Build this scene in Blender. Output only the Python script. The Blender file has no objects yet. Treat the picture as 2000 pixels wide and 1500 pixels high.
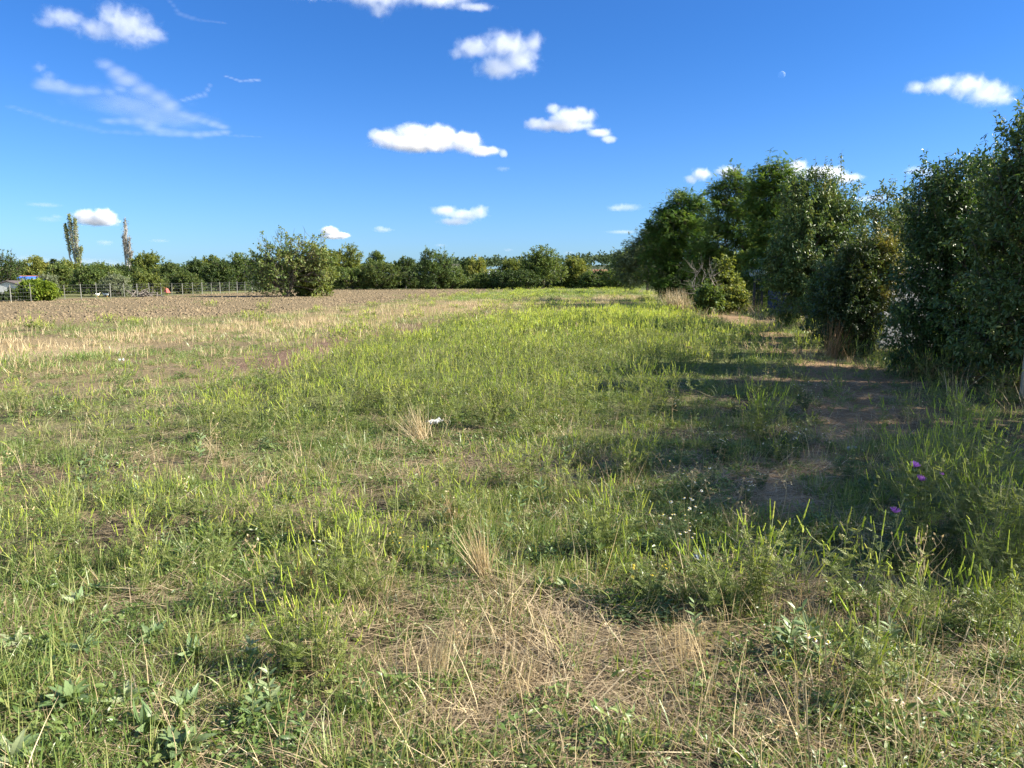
import bpy, math
import numpy as np
from mathutils import Vector, Matrix

R = math.radians
sc = bpy.context.scene
COL = sc.collection

# ------------------------------------------------------------------ camera, sky, sun, exposure
CAM_H, PITCH, FPX = 1.65, R(7.95), 1503.0
cam = bpy.data.cameras.new("camera")
cam.sensor_fit = 'HORIZONTAL'
cam.sensor_width = 36.0
cam.lens = FPX / 2000 * 36
cam.clip_start = 0.05
cam.clip_end = 60000
camo = bpy.data.objects.new("camera", cam)
COL.objects.link(camo)
camo.location = (0, 0, CAM_H)
camo.rotation_euler = (R(90) - PITCH, 0, 0)
sc.camera = camo

SUN_EL, SUN_AZ = R(32), R(95)
world = bpy.data.worlds.new("World")
sc.world = world
world.use_nodes = True
wn, wl = world.node_tree.nodes, world.node_tree.links
wn.clear()
w_out = wn.new('ShaderNodeOutputWorld')
w_bg = wn.new('ShaderNodeBackground')
w_sky = wn.new('ShaderNodeTexSky')
w_sky.sky_type = 'NISHITA'
w_sky.sun_disc = False
w_sky.sun_elevation = SUN_EL
w_sky.sun_rotation = SUN_AZ
w_sky.altitude = 100
w_sky.air_density = 1.0
w_sky.dust_density = 0.4
w_sky.ozone_density = 3.0
w_hsv = wn.new('ShaderNodeHueSaturation')
w_hsv.inputs['Saturation'].default_value = 1.0
w_hsv.inputs['Value'].default_value = 1.0
w_bg.inputs['Strength'].default_value = 0.068
# deep clean blue ahead; out of view behind, brighter warm sky added to fill shadows
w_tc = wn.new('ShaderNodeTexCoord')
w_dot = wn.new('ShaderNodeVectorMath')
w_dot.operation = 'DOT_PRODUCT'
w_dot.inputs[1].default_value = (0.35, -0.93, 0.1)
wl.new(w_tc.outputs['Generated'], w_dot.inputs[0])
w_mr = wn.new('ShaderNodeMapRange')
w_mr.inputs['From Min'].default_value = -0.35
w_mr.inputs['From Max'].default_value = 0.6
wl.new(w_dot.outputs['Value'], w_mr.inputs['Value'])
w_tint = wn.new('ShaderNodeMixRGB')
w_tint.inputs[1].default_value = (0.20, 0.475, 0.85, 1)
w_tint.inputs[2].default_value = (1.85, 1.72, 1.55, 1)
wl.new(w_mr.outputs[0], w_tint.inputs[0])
# paler towards the horizon
w_sep = wn.new('ShaderNodeSeparateXYZ')
wl.new(w_tc.outputs['Generated'], w_sep.inputs[0])
w_lo = wn.new('ShaderNodeMapRange')
w_lo.interpolation_type = 'SMOOTHSTEP'
w_lo.inputs['From Min'].default_value = 0.0
w_lo.inputs['From Max'].default_value = 0.30
wl.new(w_sep.outputs['Z'], w_lo.inputs['Value'])
w_front = wn.new('ShaderNodeMixRGB')
w_front.inputs[1].default_value = (0.36, 0.57, 0.93, 1)
w_front.inputs[2].default_value = (0.20, 0.462, 0.83, 1)
wl.new(w_lo.outputs[0], w_front.inputs[0])
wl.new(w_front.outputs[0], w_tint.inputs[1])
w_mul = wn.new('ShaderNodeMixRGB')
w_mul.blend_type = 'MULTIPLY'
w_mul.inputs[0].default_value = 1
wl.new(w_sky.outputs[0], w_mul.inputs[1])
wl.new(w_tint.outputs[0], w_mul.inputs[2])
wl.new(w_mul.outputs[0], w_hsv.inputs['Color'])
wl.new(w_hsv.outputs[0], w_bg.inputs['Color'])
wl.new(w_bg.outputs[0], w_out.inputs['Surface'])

sun = bpy.data.lights.new("sun", 'SUN')
sun.energy = 5.0
sun.angle = R(0.53)
sun.color = (1.0, 0.93, 0.80)
suno = bpy.data.objects.new("sun", sun)
COL.objects.link(suno)
SUN_DIR = Vector((math.sin(SUN_AZ) * math.cos(SUN_EL), math.cos(SUN_AZ) * math.cos(SUN_EL), math.sin(SUN_EL)))
suno.rotation_euler = SUN_DIR.to_track_quat('Z', 'Y').to_euler()
suno.location = (30, -5, 30)

sc.view_settings.view_transform = 'Standard'
sc.view_settings.look = 'None'
sc.view_settings.gamma = 1.0
sc.view_settings.exposure = 1.70
sc.render.engine = 'CYCLES'
cy = sc.cycles
cy.max_bounces = 8
cy.diffuse_bounces = 3
cy.glossy_bounces = 2
cy.transmission_bounces = 4
cy.transparent_max_bounces = 8
cy.volume_bounces = 6
cy.volume_step_rate = 1.0
cy.volume_max_steps = 256
cy.use_denoising = True
cy.denoising_input_passes = 'RGB_ALBEDO_NORMAL'
cy.denoising_prefilter = 'NONE'
cy.caustics_reflective = False
cy.caustics_refractive = False

# ------------------------------------------------------------------ geometry helpers
CP, SP = math.cos(PITCH), math.sin(PITCH)


def ray(px, py):
    """view direction through a point of the 2000x1500 photograph"""
    x = (np.asarray(px, float) - 1000) / FPX
    y = (750 - np.asarray(py, float)) / FPX
    return np.stack([x, CP + y * SP, -SP + y * CP], -1)


def gp(px, py):
    """the point of flat ground seen there"""
    d = ray(px, py)
    t = -CAM_H / d[..., 2]
    return np.stack([d[..., 0] * t, d[..., 1] * t], -1)


def at(px, py, dist):
    """the point seen there at distance Y = dist"""
    d = ray(px, py)
    t = dist / d[1]
    return np.array([d[0] * t, dist, CAM_H + d[2] * t])


def nrm(v):
    return v / np.maximum(np.linalg.norm(v, axis=-1, keepdims=True), 1e-9)


def hash2(ix, iy, seed):
    h = (ix.astype(np.int64) * 374761393 + iy.astype(np.int64) * 668265263 + seed * 974634777) & 0x7fffffff
    h = ((h ^ (h >> 13)) * 1274126177) & 0x7fffffff
    h = h ^ (h >> 16)
    return (h & 0xffff) / 65535.0


def vnoise(x, y, seed=0):
    ix, iy = np.floor(x), np.floor(y)
    fx, fy = x - ix, y - iy
    fx, fy = fx * fx * (3 - 2 * fx), fy * fy * (3 - 2 * fy)
    a, b = hash2(ix, iy, seed), hash2(ix + 1, iy, seed)
    c, d = hash2(ix, iy + 1, seed), hash2(ix + 1, iy + 1, seed)
    return (a * (1 - fx) + b * fx) * (1 - fy) + (c * (1 - fx) + d * fx) * fy


def fbm(x, y, seed=0, o=4):
    s, amp, tot = 0, 1.0, 0
    for i in range(o):
        s = s + amp * vnoise(x * 2 ** i + 17.3 * i, y * 2 ** i - 9.1 * i, seed + i)
        tot += amp
        amp *= 0.55
    return s / tot


def sstep(a, b, x):
    t = np.clip((x - a) / (b - a), 0, 1)
    return t * t * (3 - 2 * t)


class Geo:
    """vertices, triangles, material index and tint gathered for one mesh"""

    def __init__(self):
        self.V, self.F, self.M, self.T, self.n = [], [], [], [], 0

    def add(self, V, F, mat=0, tint=0.5):
        V = np.asarray(V, float).reshape(-1, 3)
        F = np.asarray(F, int).reshape(-1, 3)
        self.V.append(V)
        self.F.append(F + self.n)
        self.M.append(np.full(len(F), mat, int))
        t = np.asarray(tint, float)
        self.T.append(np.full(len(V), float(t)) if t.ndim == 0 else t)
        self.n += len(V)
        return self

    def quad(self, a, b, c, d, mat=0, tint=0.5):
        return self.add([a, b, c, d], [[0, 1, 2], [0, 2, 3]], mat, tint)

    def box(self, x0, x1, y0, y1, z0, z1, mat=0, tint=0.5):
        v = [(x, y, z) for z in (z0, z1) for y in (y0, y1) for x in (x0, x1)]
        f = [(0, 2, 3), (0, 3, 1), (4, 5, 7), (4, 7, 6), (0, 1, 5), (0, 5, 4), (2, 6, 7), (2, 7, 3), (0, 4, 6), (0, 6, 2), (1, 3, 7), (1, 7, 5)]
        return self.add(v, f, mat, tint)

    def mesh(self, name, mats, smooth=False):
        V = np.concatenate(self.V) if self.V else np.zeros((0, 3))
        F = np.concatenate(self.F) if self.F else np.zeros((0, 3), int)
        me = bpy.data.meshes.new(name)
        me.vertices.add(len(V))
        me.vertices.foreach_set('co', V.astype(np.float32).ravel())
        me.loops.add(3 * len(F))
        me.loops.foreach_set('vertex_index', F.astype(np.int32).ravel())
        me.polygons.add(len(F))
        me.polygons.foreach_set('loop_start', np.arange(0, 3 * len(F), 3, dtype=np.int32))
        me.polygons.foreach_set('material_index', np.concatenate(self.M).astype(np.int32))
        me.polygons.foreach_set('use_smooth', np.full(len(F), smooth))
        a = me.attributes.new('tint', 'FLOAT', 'POINT')
        a.data.foreach_set('value', np.concatenate(self.T).astype(np.float32))
        for m in (mats if isinstance(mats, (list, tuple)) else [mats]):
            me.materials.append(m)
        me.update(calc_edges=True)
        return me


def tag(o, label=None, cat=None, group=None, kind=None):
    for k, v in (('label', label), ('category', cat), ('group', group), ('kind', kind)):
        if v:
            o[k] = v
    return o


def obj(name, data, parent=None, loc=None):
    o = bpy.data.objects.new(name, data)
    COL.objects.link(o)
    if parent is not None:
        o.parent = parent
    if loc is not None:
        o.location = loc
    return o


def thing(name, label, cat, loc=(0, 0, 0), group=None, rz=0.0):
    o = obj(name, None, None, loc)
    o.empty_display_size = 0.1
    o.rotation_euler = (0, 0, rz)
    return tag(o, label, cat, group)


def copy_tree(o, parent=None):
    c = o.copy()
    COL.objects.link(c)
    if parent is not None:
        c.parent = parent
    for ch in list(o.children):
        copy_tree(ch, c)
    return c


def frames(d, up):
    """columns x, y=d, z for each direction"""
    d = nrm(d)
    z = up - (up * d).sum(-1, keepdims=True) * d
    z = nrm(z + 1e-6)
    x = np.cross(d, z)
    return np.stack([x, d, z], -1)


def place(geo, TV, TF, pos, B, scale, mat=0, tint=0.5):
    """copies of a template (TV, TF) at pos with basis B"""
    n, k = len(pos), len(TV)
    if n == 0:
        return
    scale = np.asarray(scale, float)
    if scale.ndim == 1:
        scale = scale[:, None]
    L = TV[None] * (scale[:, None, :] if scale.shape[-1] == 3 else scale[:, :, None])
    V = np.einsum('nij,nkj->nki', B, L) + pos[:, None]
    F = TF[None] + (np.arange(n) * k)[:, None, None]
    t = np.asarray(tint, float)
    if t.ndim:
        t = np.repeat(t, k)
    geo.add(V, F, mat, t)


def frusta(geo, P0, P1, r0, r1, sides=5, mat=0, tint=0.5):
    n = len(P0)
    if n == 0:
        return
    d = nrm(P1 - P0)
    up = np.where(np.abs(d[:, 2:3]) > 0.9, np.array([[1.0, 0, 0]]), np.array([[0, 0, 1.0]]))
    B = frames(d, up)
    a = np.arange(sides) / sides * 2 * np.pi
    ring = np.cos(a)[None, :, None] * B[:, None, :, 0] + np.sin(a)[None, :, None] * B[:, None, :, 2]
    V = np.concatenate([P0[:, None] + ring * np.asarray(r0)[:, None, None], P1[:, None] + ring * np.asarray(r1)[:, None, None]], 1)
    i = np.arange(sides)
    j = (i + 1) % sides
    F = np.concatenate([np.stack([i, j, j + sides], -1), np.stack([i, j + sides, i + sides], -1)])
    F = F[None] + (np.arange(n) * 2 * sides)[:, None, None]
    t = np.asarray(tint, float)
    geo.add(V, F, mat, np.repeat(t, 2 * sides) if t.ndim else tint)


def tube(geo, pts, rad, sides=5, mat=0, tint=0.5):
    pts = np.asarray(pts, float)
    rad = np.asarray(rad, float)
    frusta(geo, pts[:-1], pts[1:], rad[:-1], rad[1:], sides, mat, tint)


def ribbons(geo, base, az, lean, length, width, curve, segs=4, mat=0, tint=0.5, twist=None):
    """grass blades: each leans towards az, curving over; lean/curve in radians"""
    n = len(base)
    s = np.linspace(0, 1, segs + 1)
    ang = lean[:, None] + curve[:, None] * s[None]          # angle from vertical along the blade
    step = length[:, None] / segs
    hx = np.concatenate([np.zeros((n, 1)), np.cumsum(np.sin((ang[:, 1:] + ang[:, :-1]) / 2) * step, 1)], 1)
    hz = np.concatenate([np.zeros((n, 1)), np.cumsum(np.cos((ang[:, 1:] + ang[:, :-1]) / 2) * step, 1)], 1)
    ca, sa = np.cos(az)[:, None], np.sin(az)[:, None]
    C = np.stack([base[:, 0:1] + hx * ca, base[:, 1:2] + hx * sa, base[:, 2:3] + hz], -1)
    tw = az + np.pi / 2 if twist is None else twist
    side = np.stack([np.cos(tw), np.sin(tw), np.zeros(n)], -1)[:, None]
    prof = np.array([0.75, 1.0, 0.85, 0.55, 0.12]) if segs == 4 else np.interp(s, [0, .3, .7, 1], [.8, 1, .6, .1])
    W = width[:, None, None] * 0.5 * prof[None, :, None]
    V = np.stack([C - side * W, C + side * W], 2).reshape(n, -1, 3)
    i = np.arange(segs) * 2
    F = np.concatenate([np.stack([i, i + 1, i + 3], -1), np.stack([i, i + 3, i + 2], -1)])
    F = F[None] + (np.arange(n) * 2 * (segs + 1))[:, None, None]
    t = np.asarray(tint, float)
    geo.add(V, F, mat, np.repeat(t, 2 * (segs + 1)) if t.ndim else tint)


def leaf_template(w, fold=0.12, droop=0.18, n=3, wavy=0.0):
    """pointed leaf along +y, folded on the midrib and curving down"""
    ys = np.linspace(0, 1, n + 2)
    V, F = [], []
    for i, y in enumerate(ys):
        ww = w * (math.sin(math.pi * y ** 0.8) ** 0.8 if 0 < y < 1 else 0)
        z = -droop * y * y
        ww *= 1 + (wavy if i % 2 else -wavy)
        if ww == 0:
            V.append([(0, y, z)])
        else:
            V.append([(-ww, y, z + fold * ww / w * 0.6), (0, y, z), (ww, y, z + fold * ww / w * 0.6)])
    idx, k, out = [], 0, []
    for r in V:
        idx.append(list(range(k, k + len(r))))
        out += r
        k += len(r)
    for a, b in zip(idx[:-1], idx[1:]):
        if len(a) == 1:
            F += [(a[0], b[1], b[0]), (a[0], b[2], b[1])]
        elif len(b) == 1:
            F += [(a[0], a[1], b[0]), (a[1], a[2], b[0])]
        else:
            F += [(a[0], a[1], b[1]), (a[0], b[1], b[0]), (a[1], a[2], b[2]), (a[1], b[2], b[1])]
    return np.array(out, float), np.array(F, int)


LEAF_LANCE = leaf_template(0.17, 0.05, 0.22, 3)
LEAF_OVAL = leaf_template(0.3, 0.06, 0.12, 2)
LEAF_QUAD = (np.array([(0, 0, 0), (0.32, 0.45, 0.08), (0, 1, -0.08), (-0.32, 0.45, 0.08)], float), np.array([(0, 1, 2), (0, 2, 3)]))
LEAF_BROAD = leaf_template(0.24, 0.07, 0.42, 9, .13)


def pinnate_template(pairs=6, lobe=0.34, lw=0.06, droop=0.25):
    V, F = [], []
    for i in range(pairs + 1):
        t = 0.12 + 0.88 * i / pairs
        z0 = -droop * t * t
        for s in ((-1, 1) if i < pairs else (0,)):
            ln = lobe * (1.15 - 0.5 * t)
            a = R(58) * s
            dx, dy = math.sin(a), math.cos(a)
            px, py = dy, -dx
            c = np.array([0, t if i < pairs else 0.9, z0])
            k = len(V)
            m = c + np.array([dx * ln * .5, dy * ln * .5, 0.015])
            e = c + np.array([dx * ln, dy * ln, -0.03])
            V += [c, m + np.array([px * lw, py * lw, 0]), e, m - np.array([px * lw, py * lw, 0])]
            F += [(k, k + 1, k + 2), (k, k + 2, k + 3)]
    k = len(V)
    V += [np.array([-0.012, 0, 0]), np.array([0.012, 0, 0]), np.array([0, 1, -droop])]
    F += [(k, k + 1, k + 2)]
    return np.array(V), np.array(F)


PINNATE_LOCUST = pinnate_template(6, 0.27, 0.065, 0.22)
PINNATE_RAG = pinnate_template(4, 0.42, 0.075, 0.15)


# ------------------------------------------------------------------ materials
def new_mat(name):
    m = bpy.data.materials.new(name)
    m.use_nodes = True
    m.node_tree.nodes.clear()
    return m, m.node_tree.nodes, m.node_tree.links


def ramp(nodes, cols, interp='LINEAR'):
    r = nodes.new('ShaderNodeValToRGB')
    e = r.color_ramp.elements
    r.color_ramp.interpolation = interp
    pos = [c[0] for c in cols] if len(cols[0]) == 2 else [i / (len(cols) - 1) for i in range(len(cols))]
    val = [c[1] for c in cols] if len(cols[0]) == 2 else cols
    while len(e) < len(cols):
        e.new(0.5)
    for el, p, c in zip(e, pos, val):
        el.position = p
        el.color = (*c, 1)
    return r


def leaf_mat(name, cols, trans=0.35, rough=0.5, spec=0.35, rnd=0.35, tcol=(1.15, 1.1, 0.55)):
    """foliage: tint picks the colour from a ramp, some light passes through"""
    m, n, l = new_mat(name)
    a = n.new('ShaderNodeAttribute')
    a.attribute_name = 'tint'
    oi = n.new('ShaderNodeObjectInfo')
    ma = n.new('ShaderNodeMath')
    ma.operation = 'MULTIPLY_ADD'
    ma.inputs[1].default_value = rnd
    l.new(oi.outputs['Random'], ma.inputs[0])
    sub = n.new('ShaderNodeMath')
    sub.operation = 'SUBTRACT'
    sub.inputs[1].default_value = rnd / 2
    l.new(a.outputs['Fac'], sub.inputs[0])
    l.new(sub.outputs[0], ma.inputs[2])
    r = ramp(n, cols)
    l.new(ma.outputs[0], r.inputs[0])
    p = n.new('ShaderNodeBsdfPrincipled')
    p.inputs['Roughness'].default_value = rough
    p.inputs['Specular IOR Level'].default_value = spec
    l.new(r.outputs[0], p.inputs['Base Color'])
    mul = n.new('ShaderNodeMixRGB')
    mul.blend_type = 'MULTIPLY'
    mul.inputs[0].default_value = 1
    mul.inputs[2].default_value = (*tcol, 1)
    l.new(r.outputs[0], mul.inputs[1])
    t = n.new('ShaderNodeBsdfTranslucent')
    l.new(mul.outputs[0], t.inputs['Color'])
    mx = n.new('ShaderNodeMixShader')
    mx.inputs[0].default_value = trans
    l.new(p.outputs[0], mx.inputs[1])
    l.new(t.outputs[0], mx.inputs[2])
    o = n.new('ShaderNodeOutputMaterial')
    l.new(mx.outputs[0], o.inputs['Surface'])
    return m


def surf_mat(name, c0, c1, scale=6.0, rough=0.8, bump=0.0, bscale=30.0, stretch=(1, 1, 1), spec=0.3, metal=0.0):
    m, n, l = new_mat(name)
    tc = n.new('ShaderNodeTexCoord')
    mp = n.new('ShaderNodeMapping')
    mp.inputs['Scale'].default_value = stretch
    l.new(tc.outputs['Object'], mp.inputs[0])
    nz = n.new('ShaderNodeTexNoise')
    nz.inputs['Scale'].default_value = scale
    nz.inputs['Detail'].default_value = 6
    l.new(mp.outputs[0], nz.inputs['Vector'])
    r = ramp(n, [(0.3, c0), (0.7, c1)])
    l.new(nz.outputs['Fac'], r.inputs[0])
    p = n.new('ShaderNodeBsdfPrincipled')
    p.inputs['Roughness'].default_value = rough
    p.inputs['Specular IOR Level'].default_value = spec
    p.inputs['Metallic'].default_value = metal
    l.new(r.outputs[0], p.inputs['Base Color'])
    if bump:
        nb = n.new('ShaderNodeTexNoise')
        nb.inputs['Scale'].default_value = bscale
        nb.inputs['Detail'].default_value = 5
        l.new(mp.outputs[0], nb.inputs['Vector'])
        b = n.new('ShaderNodeBump')
        b.inputs['Strength'].default_value = bump
        b.inputs['Distance'].default_value = 0.05
        l.new(nb.outputs['Fac'], b.inputs['Height'])
        l.new(b.outputs[0], p.inputs['Normal'])
    o = n.new('ShaderNodeOutputMaterial')
    l.new(p.outputs[0], o.inputs['Surface'])
    return m


M = {}
M['bark'] = surf_mat('bark', (.055, .042, .032), (.14, .115, .09), 14, .9, .6, 40, (1, 1, .25))
M['bark_pale'] = surf_mat('bark_pale', (.22, .20, .175), (.36, .33, .30), 10, .9, .3, 40, (1, 1, .25))
M['dead_wood'] = surf_mat('dead_wood', (.13, .11, .09), (.22, .19, .16), 10, .9)
M['leaf_pear'] = leaf_mat('leaf_pear', [(0.035, 0.076, 0.021), (0.077, 0.129, 0.037), (0.132, 0.178, 0.055), (0.231, 0.230, 0.081)], .34, .40, .45)
M['leaf_olive'] = leaf_mat('leaf_olive', [(.042, .070, .020), (.095, .12, .034), (.165, .165, .045), (.27, .20, .05)], .36, .40, .45)
M['leaf_locust'] = leaf_mat('leaf_locust', [(0.034, 0.083, 0.017), (0.070, 0.137, 0.029), (0.115, 0.181, 0.040), (0.180, 0.206, 0.063)], .48, .5, .25)
M['leaf_dark'] = leaf_mat('leaf_dark', [(0.034, 0.060, 0.018), (0.066, 0.102, 0.027), (0.108, 0.138, 0.035), (0.168, 0.174, 0.050)], .38, .5, .25)
M['leaf_mid'] = leaf_mat('leaf_mid', [(0.051, 0.090, 0.023), (0.097, 0.144, 0.036), (0.154, 0.192, 0.047), (0.217, 0.228, 0.065)], .42, .5, .25)
M['leaf_yellow'] = leaf_mat('leaf_yellow', [(0.088, 0.118, 0.028), (0.155, 0.188, 0.042), (0.232, 0.247, 0.056), (0.309, 0.282, 0.079)], .42, .5, .25)
M['leaf_bright'] = leaf_mat('leaf_bright', [(.10, .15, .02), (.17, .24, .03), (.24, .30, .04), (.28, .31, .06)], .45, .5, .25)
M['leaf_grey'] = leaf_mat('leaf_grey', [(.09, .115, .06), (.15, .175, .10), (.20, .22, .13), (.25, .26, .18)], .3, .6, .2)
M['leaf_brown'] = leaf_mat('leaf_brown', [(0.054, 0.089, 0.030), (0.108, 0.162, 0.045), (0.162, 0.206, 0.060), (0.236, 0.234, 0.088)], .42, .5, .25)
M['leaf_poplar'] = leaf_mat('leaf_poplar', [(.12, .15, .06), (.20, .23, .10), (.27, .29, .15), (.33, .32, .20)], .35, .6, .2)
M['leaf_withered'] = leaf_mat('leaf_withered', [(.13, .115, .085), (.20, .18, .14), (.27, .245, .20)], .2, .7, .15)
M['leaf_far'] = leaf_mat('leaf_far', [(.03, .052, .026), (.05, .075, .033), (.075, .098, .042)], .25, .7, .15)
M['rag_leaf'] = leaf_mat('rag_leaf', [(0.101, 0.139, 0.036), (0.160, 0.203, 0.049), (0.219, 0.257, 0.065), (0.297, 0.289, 0.094)], .42, .45, .35)
M['rag_spike'] = leaf_mat('rag_spike', [(0.246, 0.338, 0.046), (0.347, 0.437, 0.057), (0.448, 0.491, 0.092), (0.515, 0.503, 0.138)], .45, .6, .2)
M['rag_stem'] = leaf_mat('rag_stem', [(.12, .15, .05), (.19, .20, .08), (.27, .23, .11)], .1, .6, .3)
M['grass'] = leaf_mat('grass', [(0.090, 0.149, 0.036), (0.144, 0.209, 0.052), (0.210, 0.264, 0.072), (0.339, 0.342, 0.133)], .4, .38, .5)
M['cover'] = leaf_mat('cover', [(0.066, 0.114, 0.029), (0.110, 0.168, 0.040), (0.165, 0.216, 0.060), (0.242, 0.248, 0.089)], .35, .4, .5)
M['dry'] = leaf_mat('dry', [(.26, .18, .09), (.38, .28, .15), (.50, .40, .23), (.60, .50, .32)], .25, .55, .3, .3, (1, .95, .8))
M['straw'] = leaf_mat('straw', [(0.170, 0.116, 0.064), (0.281, 0.207, 0.120), (0.391, 0.307, 0.184), (0.493, 0.407, 0.264)], .1, .55, .3, .3, (1, .95, .8))
M['dry_red'] = leaf_mat('dry_red', [(.22, .12, .06), (.34, .20, .10), (.46, .30, .16)], .2, .6, .2, .3, (1, .9, .7))
M['rosette'] = leaf_mat('rosette', [(.10, .16, .06), (.15, .215, .09), (.19, .25, .11), (.30, .33, .18)], .3, .45, .38)
M['daisy_leaf'] = leaf_mat('daisy_leaf', [(.035, .065, .02), (.06, .10, .03), (.09, .13, .04)], .3, .5, .3)
M['petal'] = leaf_mat('petal', [(.72, .72, .70), (.82, .82, .80)], .3, .5, .2, .1, (1, 1, 1))
M['flower_yellow'] = leaf_mat('flower_yellow', [(.62, .42, .03), (.75, .55, .05)], .1, .6, .2, .1)
M['thistle_flower'] = leaf_mat('thistle_flower', [(.42, .16, .55), (.60, .28, .74)], .3, .6, .2, .1, (1, .9, 1))
M['thistle_leaf'] = leaf_mat('thistle_leaf', [(.05, .085, .035), (.09, .13, .055), (.14, .18, .08)], .25, .5, .3)
M['clod'] = surf_mat('clod', (.115, .085, .050), (.245, .185, .112), 9, .95, .5, 30)
M['post'] = surf_mat('post', (.11, .11, .095), (.20, .195, .17), 9, .9)
M['wire'] = surf_mat('wire', (.30, .30, .29), (.42, .42, .40), 9, .5, 0, 1, (1, 1, 1), .5, .6)
M['plank'] = surf_mat('plank', (.30, .30, .29), (.46, .46, .45), 5, .85, .2, 30, (6, 6, .4))
M['dark_roof'] = surf_mat('dark_roof', (.06, .05, .05), (.11, .09, .085), 5, .8)
M['blue_roof'] = surf_mat('blue_roof', (.03, .12, .55), (.05, .17, .68), 3, .45, 0, 1, (1, 1, 1), .4)
M['rust'] = surf_mat('rust', (.20, .075, .045), (.30, .12, .07), 3, .8)
M['red_tile'] = surf_mat('red_tile', (.24, .10, .07), (.32, .14, .10), 4, .8)
M['red_paint'] = surf_mat('red_paint', (.40, .06, .05), (.50, .09, .07), 3, .5)
M['render_wall'] = surf_mat('render_wall', (.50, .48, .44), (.62, .60, .56), 4, .9)
M['roof_grey'] = surf_mat('roof_grey', (.34, .37, .40), (.44, .47, .50), 3, .6)
M['white'] = surf_mat('white', (.74, .74, .72), (.82, .82, .80), 12, .6)
M['concrete'] = surf_mat('concrete', (.24, .25, .26), (.36, .37, .38), 7, .9, .3, 25)
M['black_steel'] = surf_mat('black_steel', (.012, .014, .02), (.03, .033, .04), 9, .5, 0, 1, (1, 1, 1), .4)
M['navy'] = surf_mat('navy', (.018, .03, .075), (.03, .05, .12), 4, .5)
M['galvanised'] = surf_mat('galvanised', (.45, .52, .53), (.62, .68, .68), 9, .4, 0, 1, (1, 1, 1), .5, .3)
M['timber'] = surf_mat('timber', (.28, .23, .16), (.42, .36, .27), 6, .9, .3, 30, (5, 5, .4))
M['stone'] = surf_mat('stone', (.40, .31, .22), (.56, .46, .35), 30, .9, .4, 80)
M['paper'] = surf_mat('paper', (.34, .34, .33), (.58, .58, .56), 25, .6)
M['plastic_blue'] = surf_mat('plastic_blue', (.14, .17, .20), (.24, .27, .31), 12, .4)
M['beak'] = surf_mat('beak', (.6, .3, .05), (.6, .3, .05), 3, .6)
M['comb'] = surf_mat('comb', (.5, .03, .03), (.6, .05, .04), 3, .6)

# ------------------------------------------------------------------ field zones (polygons on the ground)
def poly(*pts):
    return gp(*np.array(pts, float).T)


ZONES = {
    'plow': poly((-500, 655), (-200, 642), (0, 634), (250, 628), (420, 620), (560, 610), (700, 597), (850, 583), (960, 571), (1060, 559), (800, 558), (640, 561), (500, 571), (250, 580), (0, 588), (-300, 600), (-600, 606)),
    'tan': poly((-500, 700), (0, 692), (250, 672), (420, 655), (640, 640), (820, 622), (960, 602), (1270, 586), (1270, 576), (1000, 584), (850, 590), (700, 606), (560, 622), (420, 634), (200, 652), (0, 664), (-500, 672)),
    'stubble': poly((-400, 704), (0, 704), (180, 690), (300, 676), (220, 672), (0, 680), (-400, 690)),
    'bare': poly((420, 715), (520, 690), (620, 668), (800, 634), (990, 602), (1240, 586), (1250, 592), (1010, 607), (870, 634), (720, 676), (610, 716), (480, 728)),
    'rag': poly((640, 694), (760, 668), (880, 640), (1010, 615), (1290, 606), (1400, 640), (1440, 700), (1400, 770), (1290, 830), (1200, 880), (1000, 880), (860, 850), (700, 880), (620, 890), (450, 880), (300, 840), (420, 790), (560, 740)),
    'short': poly((-600, 705), (0, 700), (400, 662), (640, 680), (560, 735), (420, 790), (200, 806), (0, 800), (-600, 810)),
    'dull': poly((-700, 645), (0, 630), (560, 605), (860, 583), (980, 596), (830, 640), (640, 694), (540, 740), (300, 764), (-700, 790)),
    'fargreen': poly((900, 580), (980, 571), (1070, 561), (1250, 559), (1275, 572), (1260, 576), (1000, 583), (880, 588)),
    'path': poly((1360, 606), (1440, 604), (1540, 660), (1600, 690), (1740, 730), (1790, 770), (1800, 830), (1690, 860), (1640, 930), (1620, 1000), (1540, 1050), (1440, 1040), (1400, 980), (1500, 900), (1570, 840), (1560, 760), (1520, 690), (1430, 630)),
    'thatch': poly((860, 1130), (960, 1112), (1120, 1150), (1230, 1230), (1300, 1290), (1280, 1370), (1120, 1390), (1010, 1370), (960, 1270), (900, 1190)),
    'thatchb': poly((130, 1150), (330, 1130), (540, 1170), (560, 1200), (330, 1210), (150, 1190)),
    'drygrass': poly((1000, 1400), (1340, 1320), (1700, 1310), (2100, 1330), (2150, 1600), (780, 1600), (800, 1480)),
    'drypatch': poly((560, 880), (740, 850), (900, 880), (920, 930), (760, 980), (600, 1000), (540, 940)),
    'clump': poly((1660, 1000), (1700, 870), (1800, 820), (1950, 870), (2100, 950), (2200, 1200), (1950, 1190), (1750, 1130)),
}


def inside(P, x, y):
    r = np.zeros(x.shape, bool)
    n = len(P)
    for i in range(n):
        x0, y0 = P[i]
        x1, y1 = P[(i + 1) % n]
        c = ((y0 > y) != (y1 > y)) & (x < (x1 - x0) * (y - y0) / (y1 - y0 + 1e-12) + x0)
        r ^= c
    return r


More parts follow.
